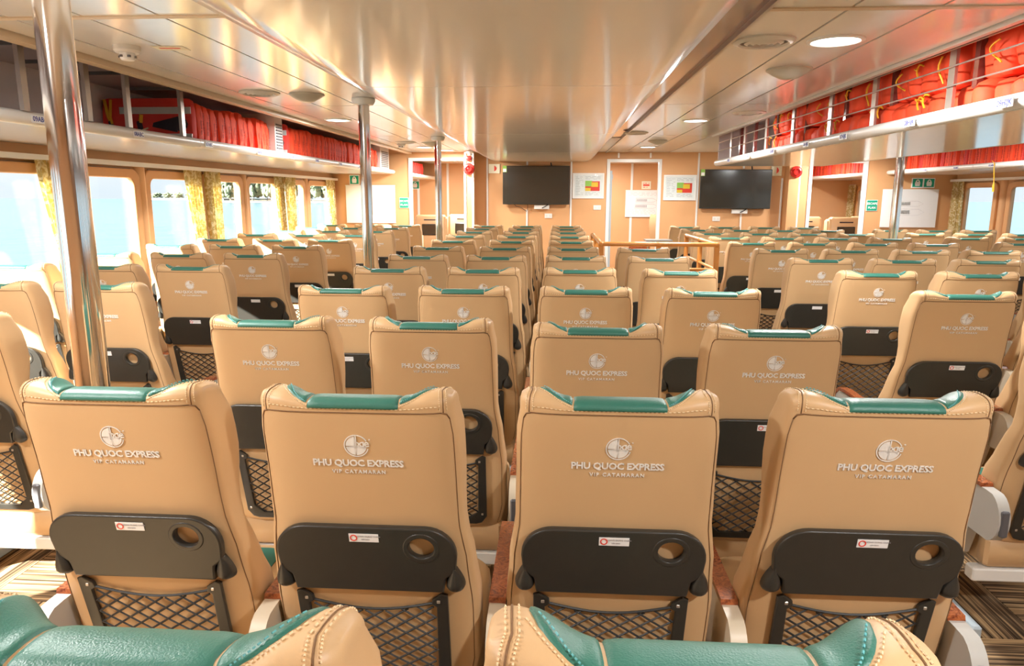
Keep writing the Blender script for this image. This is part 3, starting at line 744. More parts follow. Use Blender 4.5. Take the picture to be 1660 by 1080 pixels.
# ================================================================ FAR WALL FIXTURES
def tv(x0, x1, z0, z1, label, cable=True):
    t = thing('television', label, 'television', ((x0+x1)/2, YW-.014, z0))
    w2, h = (x1-x0)/2, z1-z0
    obj('housing', MB().box(-w2, w2, -.085, -.04, 0, h, .006).mesh('housing', 'black'), t)
    obj('screen', MB().box(-w2+.012, w2-.012, -.0875, -.0845, .018, h-.012).mesh('screen', 'screen'), t)
    obj('wall_bracket', MB().box(-.2, .2, -.04, 0, .1, h-.1).mesh('wall_bracket', 'darkgrey'), t)
    s_ = obj('energy_sticker', MB().box(-w2, -w2+.065, -.0895, -.0875, h-.105, h).mesh('energy_sticker', 'sign_lime'), t)
    obj('sticker_text', MB().box(-w2+.006, -w2+.059, -.0902, -.0895, h-.10, h-.05).mesh('sticker_text', 'paper'), t)
    obj('connection_box', MB().box(-.03, .22, -.05, 0, -.075, -.01).mesh('connection_box', 'white'), t)
    mb = MB()
    if cable: mb.tube([(-.37, -.05, .01), (-.33, -.05, -.03), (-.25, -.05, -.05), (-.19, -.05, -.09), (-.16, -.04, -.11), (-.14, -.04, -.09), (-.14, -.04, 0)], .005, 6)
    mb.tube([(.1, -.06, -.06), (.16, -.06, -.03), (.2, -.06, 0)], .008, 6)
    obj('cable', mb.mesh('cable', 'blackedge'), t)
    obj('aerial', MB().tube([(w2*.45, -.04, h), (w2*.43, -.06, h+.05)], .012, 6).mesh('aerial', 'black'), t)
tv(-.90, .205, 1.463, 2.09, 'wide black flat television on the bulkhead, left of the middle doorway')
tv(2.325, 3.465, 1.405, 2.035, 'wide black flat television on the bulkhead, right of the middle doorway', False)

def sheet(name, x0, x1, z0, z1, label, cat, frame=None, y=YW, m='paper', fw_=.03, depth=.02):
    t = thing(name, label, cat, ((x0+x1)/2, y, z0)); w2, h = (x1-x0)/2, z1-z0
    if frame:
        obj('frame', MB().box(-w2, w2, -depth, 0, 0, fw_).box(-w2, w2, -depth, 0, h-fw_, h).box(-w2, -w2+fw_, -depth, 0, fw_, h-fw_).box(w2-fw_, w2, -depth, 0, fw_, h-fw_).mesh('frame', frame), t)
        obj('sheet', MB().box(-w2+fw_, w2-fw_, -.010, -.002, fw_, h-fw_).mesh('sheet', m), t)
    else: obj('board', MB().box(-w2, w2, -.014, 0, 0, h).mesh('board', m), t)
    return t, w2, h
def put(t, nm, m, x0, x1, z0, z1, y=-.012):
    obj(nm, MB().box(x0, x1, y-.0015, y, z0, z1).mesh(nm, m), t)
def lines(t, x0, x1, z0, z1, n, rnd, m='ink', y=-.0115, hh=.004):
    mb = MB()
    for k in range(n):
        z = z1-(z1-z0)*(k+.5)/n; x = x0
        while x < x1-.02:
            l = rnd.uniform(.02, .09); mb.box(x, min(x+l, x1), y-.0012, y, z-hh/2, z+hh/2); x += l+rnd.uniform(.01, .05)
    o = obj('printed_lines', mb.mesh('printed_lines', m), t); o['kind'] = 'stuff'
rnd = random.Random(3)
def plan_poster(x0, x1, z0, z1, label):
    t, w2, h = sheet('framed_poster', x0, x1, z0, z1, label, 'poster', 'alu')
    put(t, 'red_block', 'sign_red', -.05*1, w2-.07, h*.30, h*.68)
    put(t, 'green_block', 'sign_lime', -.05-.0, .06, h*.48, h*.70, -.0145)
    put(t, 'yellow_block', 'sign_yellow', .05, .16, h*.46, h*.64, -.0150)
    put(t, 'orange_block', 'sign_yellow', -.05, .04, h*.30, h*.42, -.0145)
    lines(t, -w2+.05, -.08, .05, h-.05, 12, rnd); lines(t, -.05, w2-.06, h*.75, h-.05, 3, rnd); lines(t, -.05, w2-.06, .05, h*.26, 3, rnd)
    obj('glazing', MB().box(-w2+.03, w2-.03, -.019, -.0175, .03, h-.03).mesh('glazing', 'glass'), t)
plan_poster(.255, .772, 1.563, 1.975, 'framed poster with red and green chart, left of the middle doorway')
plan_poster(1.748, 2.28, 1.538, 1.948, 'framed poster with red and green chart, right of the middle doorway')
# ship plan seen through the middle doorway (on the bow wall)
def ship_plan(x0, x1, z0, z1, y, label, fr, big=False):
    t, w2, h = sheet('ship_plan', x0, x1, z0, z1, label, 'poster', fr, y-.013, fw_=.02)
    def hull(zc, a, hh):
        pts = [(-a, zc-hh), (a*.6, zc-hh), (a, zc), (a*.6, zc+hh), (-a, zc+hh), (-a, zc-hh)]
        mb = MB(); mb.tube([(p[0], -.013, p[1]) for p in pts], .0025, 4)
        for k in range(9): mb.box(-a+.1*a*2*k*.55+.02, -a+.1*a*2*k*.55+.02+a*.06, -.014, -.012, zc-hh*.6, zc+hh*.6)
        obj('deck_drawing', mb.mesh('deck_drawing', 'ink'), t)
    hull(h*.62, w2*.5, h*.07); hull(h*.40, w2*.55, h*.08)
    lines(t, -w2+.05, w2-.05, h*.78, h-.05, 3, rnd); lines(t, -w2+.05, w2*.9, .05, h*.28, 4, rnd); lines(t, w2*.6, w2-.04, h*.3, h*.75, 7, rnd)
ship_plan(1.52, 2.45, 1.148, 1.74, YF, 'ship safety plan seen through the middle doorway', 'alu')
ship_plan(5.26, 6.13, 1.12, 1.728, YW, 'large white ship plan on the bulkhead near the right windows', None)
ship_plan(-1.78, -1.15, 1.15, 1.75, YF, 'framed notice on the wall beyond the left doorway', 'alu')
t, w2, h = sheet('whiteboard', -3.565, -2.725, 1.15, 1.765, 'blank white board on the far wall by the left windows', 'board', y=YW-.013)
obj('rim', MB().box(-w2-.006, w2+.006, -.018, -.002, -.008, 0).box(-w2-.006, w2+.006, -.018, -.002, h, h+.008).mesh('rim', 'alu'), t)

def jacket_sign(x0, x1, z0, z1, n, y, label):
    t, w2, h = sheet('safety_sign', x0, x1, z0, z1, label, 'sign')
    t.location.y = y
    cw = 2*w2/n
    for k in range(n):
        cx = -w2+cw*(k+.5); a = cw*.43
        put(t, 'green_field', 'sign_green', cx-a, cx+a, h*.10, h*.92, -.0142)
        mb = MB(); mb.extrude_poly([(cx-a*.45, h*.2), (cx+a*.45, h*.2), (cx+a*.55, h*.5), (cx+a*.35, h*.72), (cx+a*.15, h*.84), (cx-a*.15, h*.84), (cx-a*.35, h*.72), (cx-a*.55, h*.5)], -.0175, -.0158, 'xz')
        obj('vest_symbol', mb.mesh('vest_symbol', 'paper'), t)
        mb = MB(); mb.lathe([(.001, -.0185), (a*.16, -.0185), (a*.16, -.0178)], cx, h*.68, 10, 'y'); obj('head_symbol', mb.mesh('head_symbol', 'sign_green'), t)
jacket_sign(-3.50, -3.33, 1.775, 1.94, 1, YW, 'green life jacket sign above the blank white board')
jacket_sign(5.70, 6.06, 1.748, 1.905, 2, YW, 'green double life jacket sign above the large ship plan')
jacket_sign(-3.30, -3.10, 1.74, 1.93, 1, YF, 'green life jacket sign seen through the left doorway')
jacket_sign(4.78, 5.20, 1.70, 1.88, 2, YF, 'green double life jacket sign seen through the right doorway')
def escape_sign(x0, x1, z0, z1, label):
    t, w2, h = sheet('safety_sign', x0, x1, z0, z1, label, 'sign', m='sign_green')
    obj('border', MB().box(-w2-.006, w2+.006, -.012, -.001, -.006, h+.006).mesh('border', 'paper'), t)
    V, Fc = text_mesh('t', [('ESCAPE', 0, h*.68, h*.30, .001, 1), ('PLAN', 0, h*.28, h*.30, .001, 1)], 'paper', .0005)
    mb = MB(); mb.v = [(v[0], -.0155-v[2], v[1]) for v in V]; mb.f = Fc; obj('lettering', mb.mesh('lettering', 'paper'), t)
escape_sign(-2.650, -2.505, 1.40, 1.56, 'green escape plan sign left of the left doorway')
escape_sign(5.03, 5.19, 1.385, 1.548, 'green escape plan sign right of the right doorway')
def fire_sign(x0, x1, z0, z1, label, y=YW, words=None):
    t, w2, h = sheet('fire_sign', x0, x1, z0, z1, label, 'sign', m='sign_cream'); t.location.y = y
    if words:
        put(t, 'red_bar', 'sign_red', -w2*.7, w2*.7, h*.40, h*.60, -.0142)
        lines(t, -w2*.7, w2*.7, h*.66, h*.84, 1, rnd, 'sign_red', -.0142, .012); lines(t, -w2*.7, w2*.7, h*.16, h*.32, 1, rnd, 'sign_red', -.0142, .012)
    else:
        mb = MB(); mb.extrude_poly([(0, h*.22), (w2*.35, h*.35), (w2*.45, h*.55), (w2*.25, h*.75), (0, h*.85)], -.0160, -.0142, 'xz'); obj('hose_symbol', mb.mesh('hose_symbol', 'sign_red'), t)
fire_sign(-1.14, -.955, 1.97, 2.12, 'cream sign with red symbol beside the left television')
fire_sign(3.47, 3.635, 1.935, 2.10, 'cream sign with red symbol beside the right television')
fire_sign(1.87, 2.07, 1.76, 1.93, 'cream and red notice above the ship plan beyond the middle doorway', YF, True)
def alarm(x, z, label, small=True, y=YW):
    t = thing('alarm_sounder', label, 'alarm', (x, y, z))
    obj('base_ring', MB().lathe([(.09, 0), (.092, -.03), (.08, -.045), (.05, -.05), (.03, -.06), (.001, -.062)], n=28, axis='y').mesh('base_ring', 'bellred', True, 40), t)
    obj('horn_rim', MB().lathe([(.058, -.05), (.058, -.085), (.045, -.09), (.04, -.06), (.001, -.058)], n=24, axis='y').mesh('horn_rim', 'bellred', True, 40), t)
    if small:
        obj('beacon', MB().lathe([(.045, 0), (.047, -.04), (.03, -.065), (.001, -.07)], 0, .165, 20, 'y').mesh('beacon', 'bellred', True, 40), t)
alarm(-1.435, 2.03, 'red alarm sounder with small beacon on the left duct', True, 11.9)
alarm(3.80, 1.99, 'red alarm sounder on the right of the bulkhead', True, 12.0)
def outlet(x, z, label, y=YW):
    t = thing('wall_outlet', label, 'socket', (x, y, z))
    obj('plate', MB().box(-.062, .062, -.012, 0, -.038, .038, .003).mesh('plate', 'white'), t)
    for k in (-.03, .03): obj('socket', MB().box(k-.018, k+.018, -.0145, -.012, -.018, .018).mesh('socket', 'offwhite'), t)
outlet(-.14, 1.275, 'white double wall socket below the left television'); outlet(2.63, 1.24, 'white double wall socket below the right television'); outlet(.67, 1.415, 'white switch plate under the left poster')

# ================================================================ SEATS
TILT = math.tan(R(13)); ZLOGO = 1.065
def lerp(tab, z):
    if z <= tab[0][0]: return tab[0][1]
    for (a, va), (b, vb) in zip(tab, tab[1:]):
        if z <= b:
            t = (z-a)/(b-a); t = t*t*(3-2*t); return va+(vb-va)*t
    return tab[-1][1]
HW = [(.34, .225), (.45, .250), (.62, .252), (.74, .243), (.88, .226), (1.02, .224), (1.10, .222), (1.15, .214)]
DW = [(.34, .13), (.46, .155), (.60, .16), (.72, .125), (.82, .098), (.90, .118), (1.0, .165), (1.08, .170), (1.15, .148)]
DC = [(.34, .09), (.60, .09), (.85, .085), (.98, .11), (1.06, .115), (1.15, .085)]
Z1 = 1.145
ZRT = [(0, 1.170), (.44, 1.170), (.54, 1.173), (.78, 1.185), (.92, 1.187), (1.0, 1.180)]
E_ = .36
def sst(a, b, x):
    t = max(0, min(1, (x-a)/(b-a))); return t*t*(3-2*t)
def spt(u, side, z, th=0):
    """point of the backrest; u across -1..1, side -1 back +1 front, z level, th cap angle (0..pi/2)"""
    au = abs(u); hw = lerp(HW, z)
    dc, dw = lerp(DC, z), lerp(DW, z)
    d = dc+(dw-dc)*sst(.45, .92, au)
    t = max(0., 1-au**(2/E_))**(E_/2)*side
    if au > .9999: t = 0
    yb = .006*au**4; mid = (yb+d)/2; half = (d-yb)/2
    x = u*hw; zz = z
    if th > 0:
        zr = lerp(ZRT, au); half_ = half*math.cos(th)
        # roll the cap forward a little so the back edge is soft
        k = 1-math.cos(th); ridge = mid-half*.36*abs(t)**.0
        y = (mid+half*t)*(1-k)+ridge*k; zz = Z1+(zr-Z1)*math.sin(th)**(.6 if side < 0 else .9); x *= 1-.03*k
    else: y = mid+half*t
    return Vector((x, y+(ZLOGO-zz)*TILT, zz))
def backrest_mesh():
    N = 64
    us = []
    for k in range(N):
        a = 2*math.pi*(k+.5)/N
        # spread the samples evenly over the flat faces yet dense at the corners
        c, s_ = math.cos(a), math.sin(a)
        us.append((math.copysign(abs(c)**.55, c), -1 if s_ < 0 else 1))
    for q in us: pass
    lv = [(.36, 0), (.365, 0)]+[(.40+i*.0465, 0) for i in range(17)]
    lv = [(z, t) for z, t in lv if z < Z1-.01]+[(Z1, 0)]+[(Z1, R(a)) for a in (12, 25, 38, 52, 66, 79, 90)]
    mb = MB()
    def f(i, j):
        z, th = lv[j]; u, sd = us[i]; p = spt(u, sd, z, th)
        if j == 0: p = Vector((p.x*.96, p.y+(.045-p.y+(ZLOGO-.36)*TILT)*.25, p.z-.008))
        return p
    mb.grid(N, len(lv), f, True)
    mb.f.append(tuple(range(N)))
    me = bpy.data.meshes.new('backrest'); me.from_pydata([tuple(v) for v in mb.v], [], mb.f)
    bm = bmesh.new(); bm.from_mesh(me); bmesh.ops.remove_doubles(bm, verts=bm.verts, dist=.0012); bmesh.ops.recalc_face_normals(bm, faces=bm.faces); bm.to_mesh(me); bm.free()
    me.materials.append(M['leather']); me.polygons.foreach_set('use_smooth', [True]*len(me.polygons))
    return me
def over(u, a):
    """path over the top at constant u: a in 0..1 back edge -> ridge, 1..2 ridge -> front edge, 2..3 down the front"""
    if a < 0: return spt(u, -1, Z1+a*.2, 0)
    if a <= 1: return spt(u, -1, Z1, max(1e-4, a*math.pi/2))
    if a <= 2: return spt(u, 1, Z1, max(1e-4, (2-a)*math.pi/2))
    return spt(u, 1, Z1-(a-2)*.28, 0)
def offset(fn, u, a, d):
    e = .01
    p = fn(u, a); du = fn(min(.98, u+e), a)-fn(u-e, a); da = fn(u, a+e)-fn(u, a-e)
    n = du.cross(da)
    if n.length < 1e-12: n = Vector((0, 0, 1))
    n.normalize()
    if n.z < 0 and a <= 2.0 and .3 < a: n = -n
    if a > 2.0 and n.y < 0: n = -n
    if a < .3 and n.y > 0: n = -n
    return p+n*d
def green_centre():
    mb = MB(); nu, nv = 37, 26
    def f(i, j):
        u = -.475+.95*i/(nu-1); a = .06+2.54*j/(nv-1)
        edge = min(i, nu-1-i)/4.; ev = min(j, nv-1-j)/2.
        d = .0035*min(1, edge)**.5*min(1, ev)**.5+.0015 if edge > 0 and ev > 0 else -.004
        return offset(over, u, a, d)
    return mb.grid(nu, nv, f).mesh('headrest_roll', 'green', True)
def green_leaf(s):
    mb = MB(); nu, nv = 22, 22
    def f(i, j):
        q = i/(nu-1); u = .468+.355*q
        ab = .34+.95*q**1.1; af = 2.70-.9*q**2.2
        if q > .85: ab += (q-.85)*1.6; af -= (q-.85)*1.2
        a = ab+(af-ab)*j/(nv-1)
        edge = min(i, nu-1-i); ev = min(j, nv-1-j)
        d = .0022*min(1, min(edge, ev)/2.)+.001 if edge > 0 and ev > 0 else -.004
        return offset(over, s*u, a, d)
    return mb.grid(nu, nv, f).mesh('headrest_wing', 'green', True)
def seam_mesh():
    mb = MB()
    for s in (-1, 1):
        pts = [spt(s*.945, -1, z, 0)+Vector((s*.0005, -.0005, 0)) for z in [.37+i*.04 for i in range(20)]]; mb.tube(pts, .0012, 4)
        pts = [over(s*.90, a)+Vector((0, 0, .0004)) for a in [i*.1 for i in range(0, 21)]]; mb.tube(pts, .0013, 4)
        # corner join
        mb.tube([spt(s*.945, -1, 1.13, 0), spt(s*.93, -1, 1.141, 0)+Vector((0, -.001, 0)), spt(s*.88, -1, Z1, 0)+Vector((0, -.001, 0))], .0016, 4)
    pts = [spt(-.88+1.76*i/24, -1, Z1, 0)+Vector((0, -.0006, 0)) for i in range(25)]; mb.tube(pts, .0015, 4)
    return mb.mesh('seam', 'seam', True)
def stitch_mesh(m, paths):
    mb = MB()
    for pts in paths:
        for k in range(0, len(pts)-1, 2):
            mb.tube([pts[k], pts[k+1]], .0012, 4)
    return mb.mesh('stitching', m)
def stitch_paths():
    P = []
    for s in (-1, 1):
        for uu in (.865, .93): P.append([offset(over, s*uu, .03+a*.045, .0010) for a in range(0, 44)])
        P.append([offset(over, s*(.47+.37*(i/40)), min(.27+1.0*(i/40)**1.1, 1.9), .0012) for i in range(41)])
    P.append([spt(-.86+1.72*i/80, -1, Z1, R(10))+Vector((0, -.001, 0)) for i in range(81)])
    return P
def leaf_stitches():
    P = []
    for s in (-1, 1):
        P.append([offset(over, s*(.48+.30*(i/34)), .46+.93*(i/34)**1.1, .0054) for i in range(35)])
    return P
def logo_mesh():
    V, Fc = text_mesh('t', [('PHU QUOC EXPRESS', 0, -.044, .0225, .0006, .96), ('VIP CATAMARAN', 0, -.0655, .0125, .0002, 1.30), ('pqe', .012, .006, .026, .0002, .85), ('o', .030, .016, .007, .0, 1)], 'embroidery', .0005)
    mb = MB(); mb.v = list(V); mb.f = list(Fc)
    def ring(r0, r1, a0, a1, n=40):
        b = len(mb.v)
        for i in range(n+1):
            a = R(a0+(a1-a0)*i/n)
            for r_ in (r0, r1):
                for z in (-.0005, .0005): mb.v.append((r_*math.cos(a), r_*math.sin(a), z))
        for i in range(n):
            q = b+i*4; mb.f += [(q+1, q+3, q+7, q+5), (q, q+4, q+6, q+2), (q, q+1, q+5, q+4), (q+2, q+6, q+7, q+3)]
    ring(.0250, .0272, 28, 345)
    ring(.002, .0228, 97, 180, 14); ring(.002, .0225, 187, 262, 14); ring(.002, .0225, 270, 352, 14)
    mb.box(-.0012, .0012, -.022, .024, -.0005, .0005); mb.box(-.020, .022, -.0040, -.0026, -.0005, .0005)
    mb2 = MB(); mb2.f = mb.f
    # stand it on the tilted back, just proud of the surface
    for x, y, z in mb.v:
        zz = ZLOGO+y; mb2.v.append((x, (ZLOGO-zz)*TILT-.0012-z*1.6, zz))
    return mb2.mesh('embroidered_logo', 'embroidery')
def on_back(me, off=0.0):
    """map a plate drawn in xy (y = height) on to the tilted back plane"""
    for v in me.vertices:
        x, y, z = v.co; v.co = (x, (ZLOGO-y)*TILT-off-z, y)
    me.update(); fix_normals(me); return me
def tray_mesh():
    outl = []
    for (cx, cy, a0, a1) in ((.200-.068, .862-.068, 90, 0), ):
        pass
    pts = [(-.172, .686), (.172, .686), (.178, .725), (.202, .745), (.206, .785)]
    for i in range(9):
        a = R(0+90*i/8); pts.append((.138+.068*math.cos(a), .789+.068*math.sin(a)))
    for i in range(9):
        a = R(90+90*i/8); pts.append((-.138+.068*math.cos(a), .789+.068*math.sin(a)))
    pts += [(-.206, .785), (-.202, .745), (-.178, .725)]
    hole = [(.130+.034*math.cos(2*math.pi*k/24), .808+.032*math.sin(2*math.pi*k/24)) for k in range(24)]
    me = curve_plate([pts, hole], .006, .0045, 'tray_table', 'black', 2); return on_back(me, .012)
def rim_mesh():
    o_ = [(.130+.040*math.cos(2*math.pi*k/24), .808+.038*math.sin(2*math.pi*k/24)) for k in range(24)]
    h_ = [(.130+.033*math.cos(2*math.pi*k/24), .808+.031*math.sin(2*math.pi*k/24)) for k in range(24)]
    return on_back(curve_plate([o_, h_], .008, .003, 'cup_ring', 'black', 2), .013)
def hinge_mesh(s):
    mb = MB(); n = 14
    def f(i, j):
        v = j/9; a = 2*math.pi*i/n
        zz = .680+.075*v; w_ = .026*math.sin(math.pi*min(.999, v**.8+.02))**.6*(1.05-.55*v)+.001
        y = (ZLOGO-zz)*TILT
        return (s*.203+w_*math.cos(a), y-.002-.034*max(0, math.sin(a))*(1-.35*v)*min(1, 4*v+.3), zz)
    mb.grid(n, 10, f, True); mb.f.append(tuple(range(n))); mb.f.append(tuple(126+i for i in range(n)))
    return mb.mesh('hinge', 'black', True, 60)
def B(x, z, d=0): return Vector((x, (ZLOGO-z)*TILT-d, z))
def net_frame_mesh():
    mb = MB(); y0 = .004
    outl = [(-.180, .664), (-.170, .668), (-.148, .652), (-.146, .640), (-.158, .632), (-.152, .430), (-.118, .398), (.118, .398), (.152, .430), (.158, .632), (.146, .640), (.148, .652), (.170, .668), (.180, .664), (.178, .410), (.160, .384), (.140, .378), (-.140, .378), (-.160, .384), (-.178, .410)]
    me = curve_plate([outl], .003, .003, 'pocket_frame', 'black', 1); return on_back(me, .007)
def net_mesh():
    mb = MB(); x0, x1, z0, z1 = -.155, .155, .40, .637
    def top(x): return .643-.026*math.cos(x/.155*math.pi/2)
    dx, sl = .050, .68
    def clip(xa, dirx):
        pts = []
        N = 40
        for k in range(N+1):
            x = xa+dirx*k*.012; z = z0+k*.012*sl
            if x0 <= x <= x1 and z <= top(x): pts.append((x, z))
        return pts
    for d in (1, -1):
        k = -14
        while k < 15:
            pts = clip(k*dx+.01*d, d); k += 1
            if len(pts) > 2:
                P = [B(x, z, .006+.006*math.sin(math.pi*(z-z0)/(z1-z0))) for x, z in (pts[0], pts[len(pts)//2], pts[-1])]
                mb.tube(P, .0026, 4)
    mb.tube([B(x, top(x), .008) for x in [x0+(x1-x0)*i/14 for i in range(15)]], .0034, 5)
    return mb.mesh('pocket_net', 'blackedge')
def screws_mesh():
    mb = MB()
    for x, z in ((-.160, .648), (.160, .648), (-.165, .42), (.165, .42)):
        p = B(x, z, .014); mb.box(p.x-.004, p.x+.004, p.y-.001, p.y+.002, p.z-.004, p.z+.004, .001)
    return mb.mesh('screw', 'bracket')
def cushion_mesh():
    mb = MB(); n = 28
    def f(i, j):
        a = 2*math.pi*i/n; c, s_ = math.cos(a), math.sin(a); e = .38
        z = [.245, .25, .30, .38, .44, .458, .462][j]; k = [.9, .97, 1, 1.0, .985, .93, .6][j]
        return (.245*math.copysign(abs(c)**e, c)*k, .44+.25*math.copysign(abs(s_)**e, s_)*k, z)
    mb.grid(n, 7, f, True); mb.f.append(tuple(range(n))); mb.f.append(tuple(n*6+i for i in range(n)))
    return mb.mesh('seat_cushion', 'leather', True, 60)
def inset_mesh():
    mb = MB(); mb.extrude_poly(rrect(-.12, .12, .30, .64, .05), .4600, .4660, 'xy'); return mb.mesh('cushion_inset', 'green')
def lower_back_mesh():
    mb = MB(); mb.box(-.235, .235, .175, .24, .25, .365, .012); return mb.mesh('rear_valance', 'leather', True, 40)
def arm_body_mesh(m='grey'):
    # side outline in the y-z plane, rounded at the rear
    P = [(.62, .42), (.64, .46), (.63, .555), (.58, .592), (.12, .598)]
    for i in range(1, 12):
        a = R(90+15*i); P.append((.105+.075*math.cos(a), .51+.09*math.sin(a)))
    P += [(.20, .42), (.24, .30), (.30, .25), (.36, .25), (.42, .40)]
    mb = MB(); mb.extrude_poly(P, -.0195, .0195, 'yz'); return mb.mesh('armrest_body', m, True, 30)
def arm_top_mesh():
    P = [(.15, .596), (.155, .610), (.52, .614), (.595, .606), (.635, .575), (.652, .52), (.640, .515), (.622, .56), (.585, .592), (.5, .598)]
    return MB().extrude_poly(P, -.0213, .0213, 'yz').mesh('burl_top', 'burl', True, 30)
def arm_slot_mesh(): return MB().box(-.013, .013, .024, .040, .46, .555, .004).mesh('recline_button', 'darkgrey')
def leg_mesh():
    mb = MB(); mb.box(-.018, .018, .30, .37, .045, .27, .005); return mb.mesh('leg_post', 'bluegrey', True, 30)
def foot_mesh(): return MB().box(-.021, .021, .10, .62, 0, .05, .008).mesh('foot', 'bluegrey', True, 30)
def beam_mesh(): return MB().box(-.274, .250, .17, .225, .195, .245, .005).mesh('seat_beam', 'offwhite')
def sticker_mesh(): 
    me = MB(); me.v = [(x, y, z) for x in (-.034, .034) for y in (.823, .845) for z in (-.0006, .0006)]
    me.f = [(0, 1, 3, 2), (4, 6, 7, 5), (0, 4, 5, 1), (2, 3, 7, 6), (0, 2, 6, 4), (1, 5, 7, 3)]
    return on_back(me.mesh('warning_sticker', 'paper'), .0236)
def sticker_print():
    V, Fc = text_mesh('t', [('KHONG DUNG CHAN', .009, .838, .0058, 0, 1), ('LEN BAN', .004, .830, .0048, 0, 1)], 'ink', .0002)
    mb = MB(); mb.v = V; mb.f = Fc; return on_back(mb.mesh('sticker_print', 'ink'), .0246)
def sticker_symbol():
    o_ = [(-.023+.0085*math.cos(2*math.pi*k/16), .834+.0085*math.sin(2*math.pi*k/16)) for k in range(16)]
    h_ = [(-.023+.0060*math.cos(2*math.pi*k/16), .834+.0060*math.sin(2*math.pi*k/16)) for k in range(16)]
    me = curve_plate([o_, h_], .0003, 0, 'no_symbol', 'sign_red', 0)
    return on_back(me, .0248)

ME = dict(backrest=backrest_mesh(), headrest_roll=green_centre(), seam=seam_mesh(), stitching=stitch_mesh('stitch', stitch_paths()), teal=stitch_mesh('teal_stitch', leaf_stitches()),
          logo=logo_mesh(), tray=tray_mesh(), rim=rim_mesh(), hl=hinge_mesh(-1), hr=hinge_mesh(1), frame=net_frame_mesh(), net=net_mesh(), screw=screws_mesh(), cushion=cushion_mesh(), inset=inset_mesh(),
          valance=lower_back_mesh(), arm=arm_body_mesh(), top=arm_top_mesh(), armc=arm_body_mesh('cream'), slot=arm_slot_mesh(), leg=leg_mesh(), foot=foot_mesh(), beam=beam_mesh(), sticker=sticker_mesh(), sprint=sticker_print(), ssym=sticker_symbol(),
          wl=green_leaf(-1), wr=green_leaf(1))
def make_seat(loc, label, group, right_arm, near, left_end=False):
    t = thing('passenger_seat', label, 'seat', loc, group=group)
    bk = obj('backrest', ME['backrest'], t)
    obj('seam', ME['seam'], bk)
    if near:
        q = obj('stitching', ME['stitching'], bk); q['kind'] = 'stuff'; q = obj('stitching', ME['teal'], bk); q['kind'] = 'stuff'; q['label'] = 'teal stitching on the green headrest'
    obj('embroidered_logo', ME['logo'], bk)
    obj('headrest_roll', ME['headrest_roll'], t)['label'] = 'green headrest roll'
    obj('headrest_wing', ME['wl'], t)['label'] = 'green left headrest wing'; obj('headrest_wing', ME['wr'], t)['label'] = 'green right headrest wing'
    tr = obj('tray_table', ME['tray'], t); obj('cup_ring', ME['rim'], tr)
    st = obj('warning_sticker', ME['sticker'], tr)
    if near: obj('sticker_print', ME['sprint'], tr); obj('no_symbol', ME['ssym'], tr)
    obj('hinge', ME['hl'], t); obj('hinge', ME['hr'], t)
    nf = obj('net_pocket', ME['net'], t); obj('pocket_frame', ME['frame'], nf)
    if near: obj('screw', ME['screw'], nf)
    cu = obj('seat_cushion', ME['cushion'], t); obj('cushion_inset', ME['inset'], cu)
    obj('rear_valance', ME['valance'], t); obj('seat_beam', ME['beam'], t)
    for s in ((-1, 1) if right_arm else (-1,)):
        ax = s*(.276 if (s > 0 or left_end) else .2745)
        a = obj('armrest', ME['arm'] if (s > 0 or left_end) else ME['armc'], t, (ax, 0, -.02 if (s > 0 or left_end) else 0)); obj('burl_top', ME['top'], a); obj('recline_button', ME['slot'], a)
        lg = obj('leg', ME['leg'], t, (s*.2745, 0, 0)); obj('foot', ME['foot'], lg)
    return t

COLS = {'A': -3.31, 'B': -2.754, 'C': -2.205, 'D': -.991, 'E': -.428, 'F': .140, 'G': .720, 'H': 1.837, 'I': 2.394, 'J': 2.95, 'K': 3.47, 'L': 4.39, 'M': 4.95, 'N': 5.51}
COLS['K'] = 3.50
BLOCK = {**{c: ('left window block', 'ABC') for c in 'ABC'}, **{c: ('centre block', 'DEFG') for c in 'DEFG'}, **{c: ('right-centre block', 'HIJK') for c in 'HIJK'}, **{c: ('right window block', 'LMN') for c in 'LMN'}}
POS = {3: ['left', 'middle', 'right'], 4: ['leftmost', 'second from left', 'third from left', 'rightmost']}
TW = {('E', 1): -.02, ('G', 1): .03, ('F', 2): -.06, ('G', 2): -.05, ('D', 3): -.03, ('F', 3): .02, ('F', 4): .03, ('F', 5): .03}
def proj(p):
    d = Vector(p)-Vector((0, 0, 1.6)); z = d.dot(fw)
    if z < .15: return None
    return 830+1164*d.dot(r2)/z, 540-1164*d.dot(u2)/z
def visible(x, y):
    for dx in (-.3, .3):
        for z in (1.2, .9, .5):
            for dy in (0, .5):
                q = proj((x+dx, y+dy, z))
                if q and -10 < q[0] < 1670 and -10 < q[1] < 1085: return True
    return False
count = 0
for c, x in COLS.items():
    blk, letters = BLOCK[c]; n = len(letters); pos = POS[n][letters.index(c)]
    for r_ in range(1, 12):
        y = 1.485+.9*(r_-1)+TW.get((c, r_), 0)
        if c in 'LMN':
            y += .22*.9
            if r_ == 11: continue
        if c == 'G' and r_ > 6: continue
        if not visible(x, y): continue
        count += 1
        make_seat((x+(.22 if (c, r_) == ('C', 1) else 0), y, 0), 'tan high-back seat in the %s, %s row from camera, %s' % (blk, ORD[r_], pos), 'tan seats of the %s' % blk, c in 'CGKN' or (c == 'F' and r_ > 8), r_ <= 4, c in 'ADHL')
for c, x in (('left', -.41), ('right', .150)):
    make_seat((x, .60 if c == 'right' else .585, 0), 'tan seat directly before the camera, only its green headrest top shows, %s one' % c, 'seats directly before the camera', c == 'right', True)

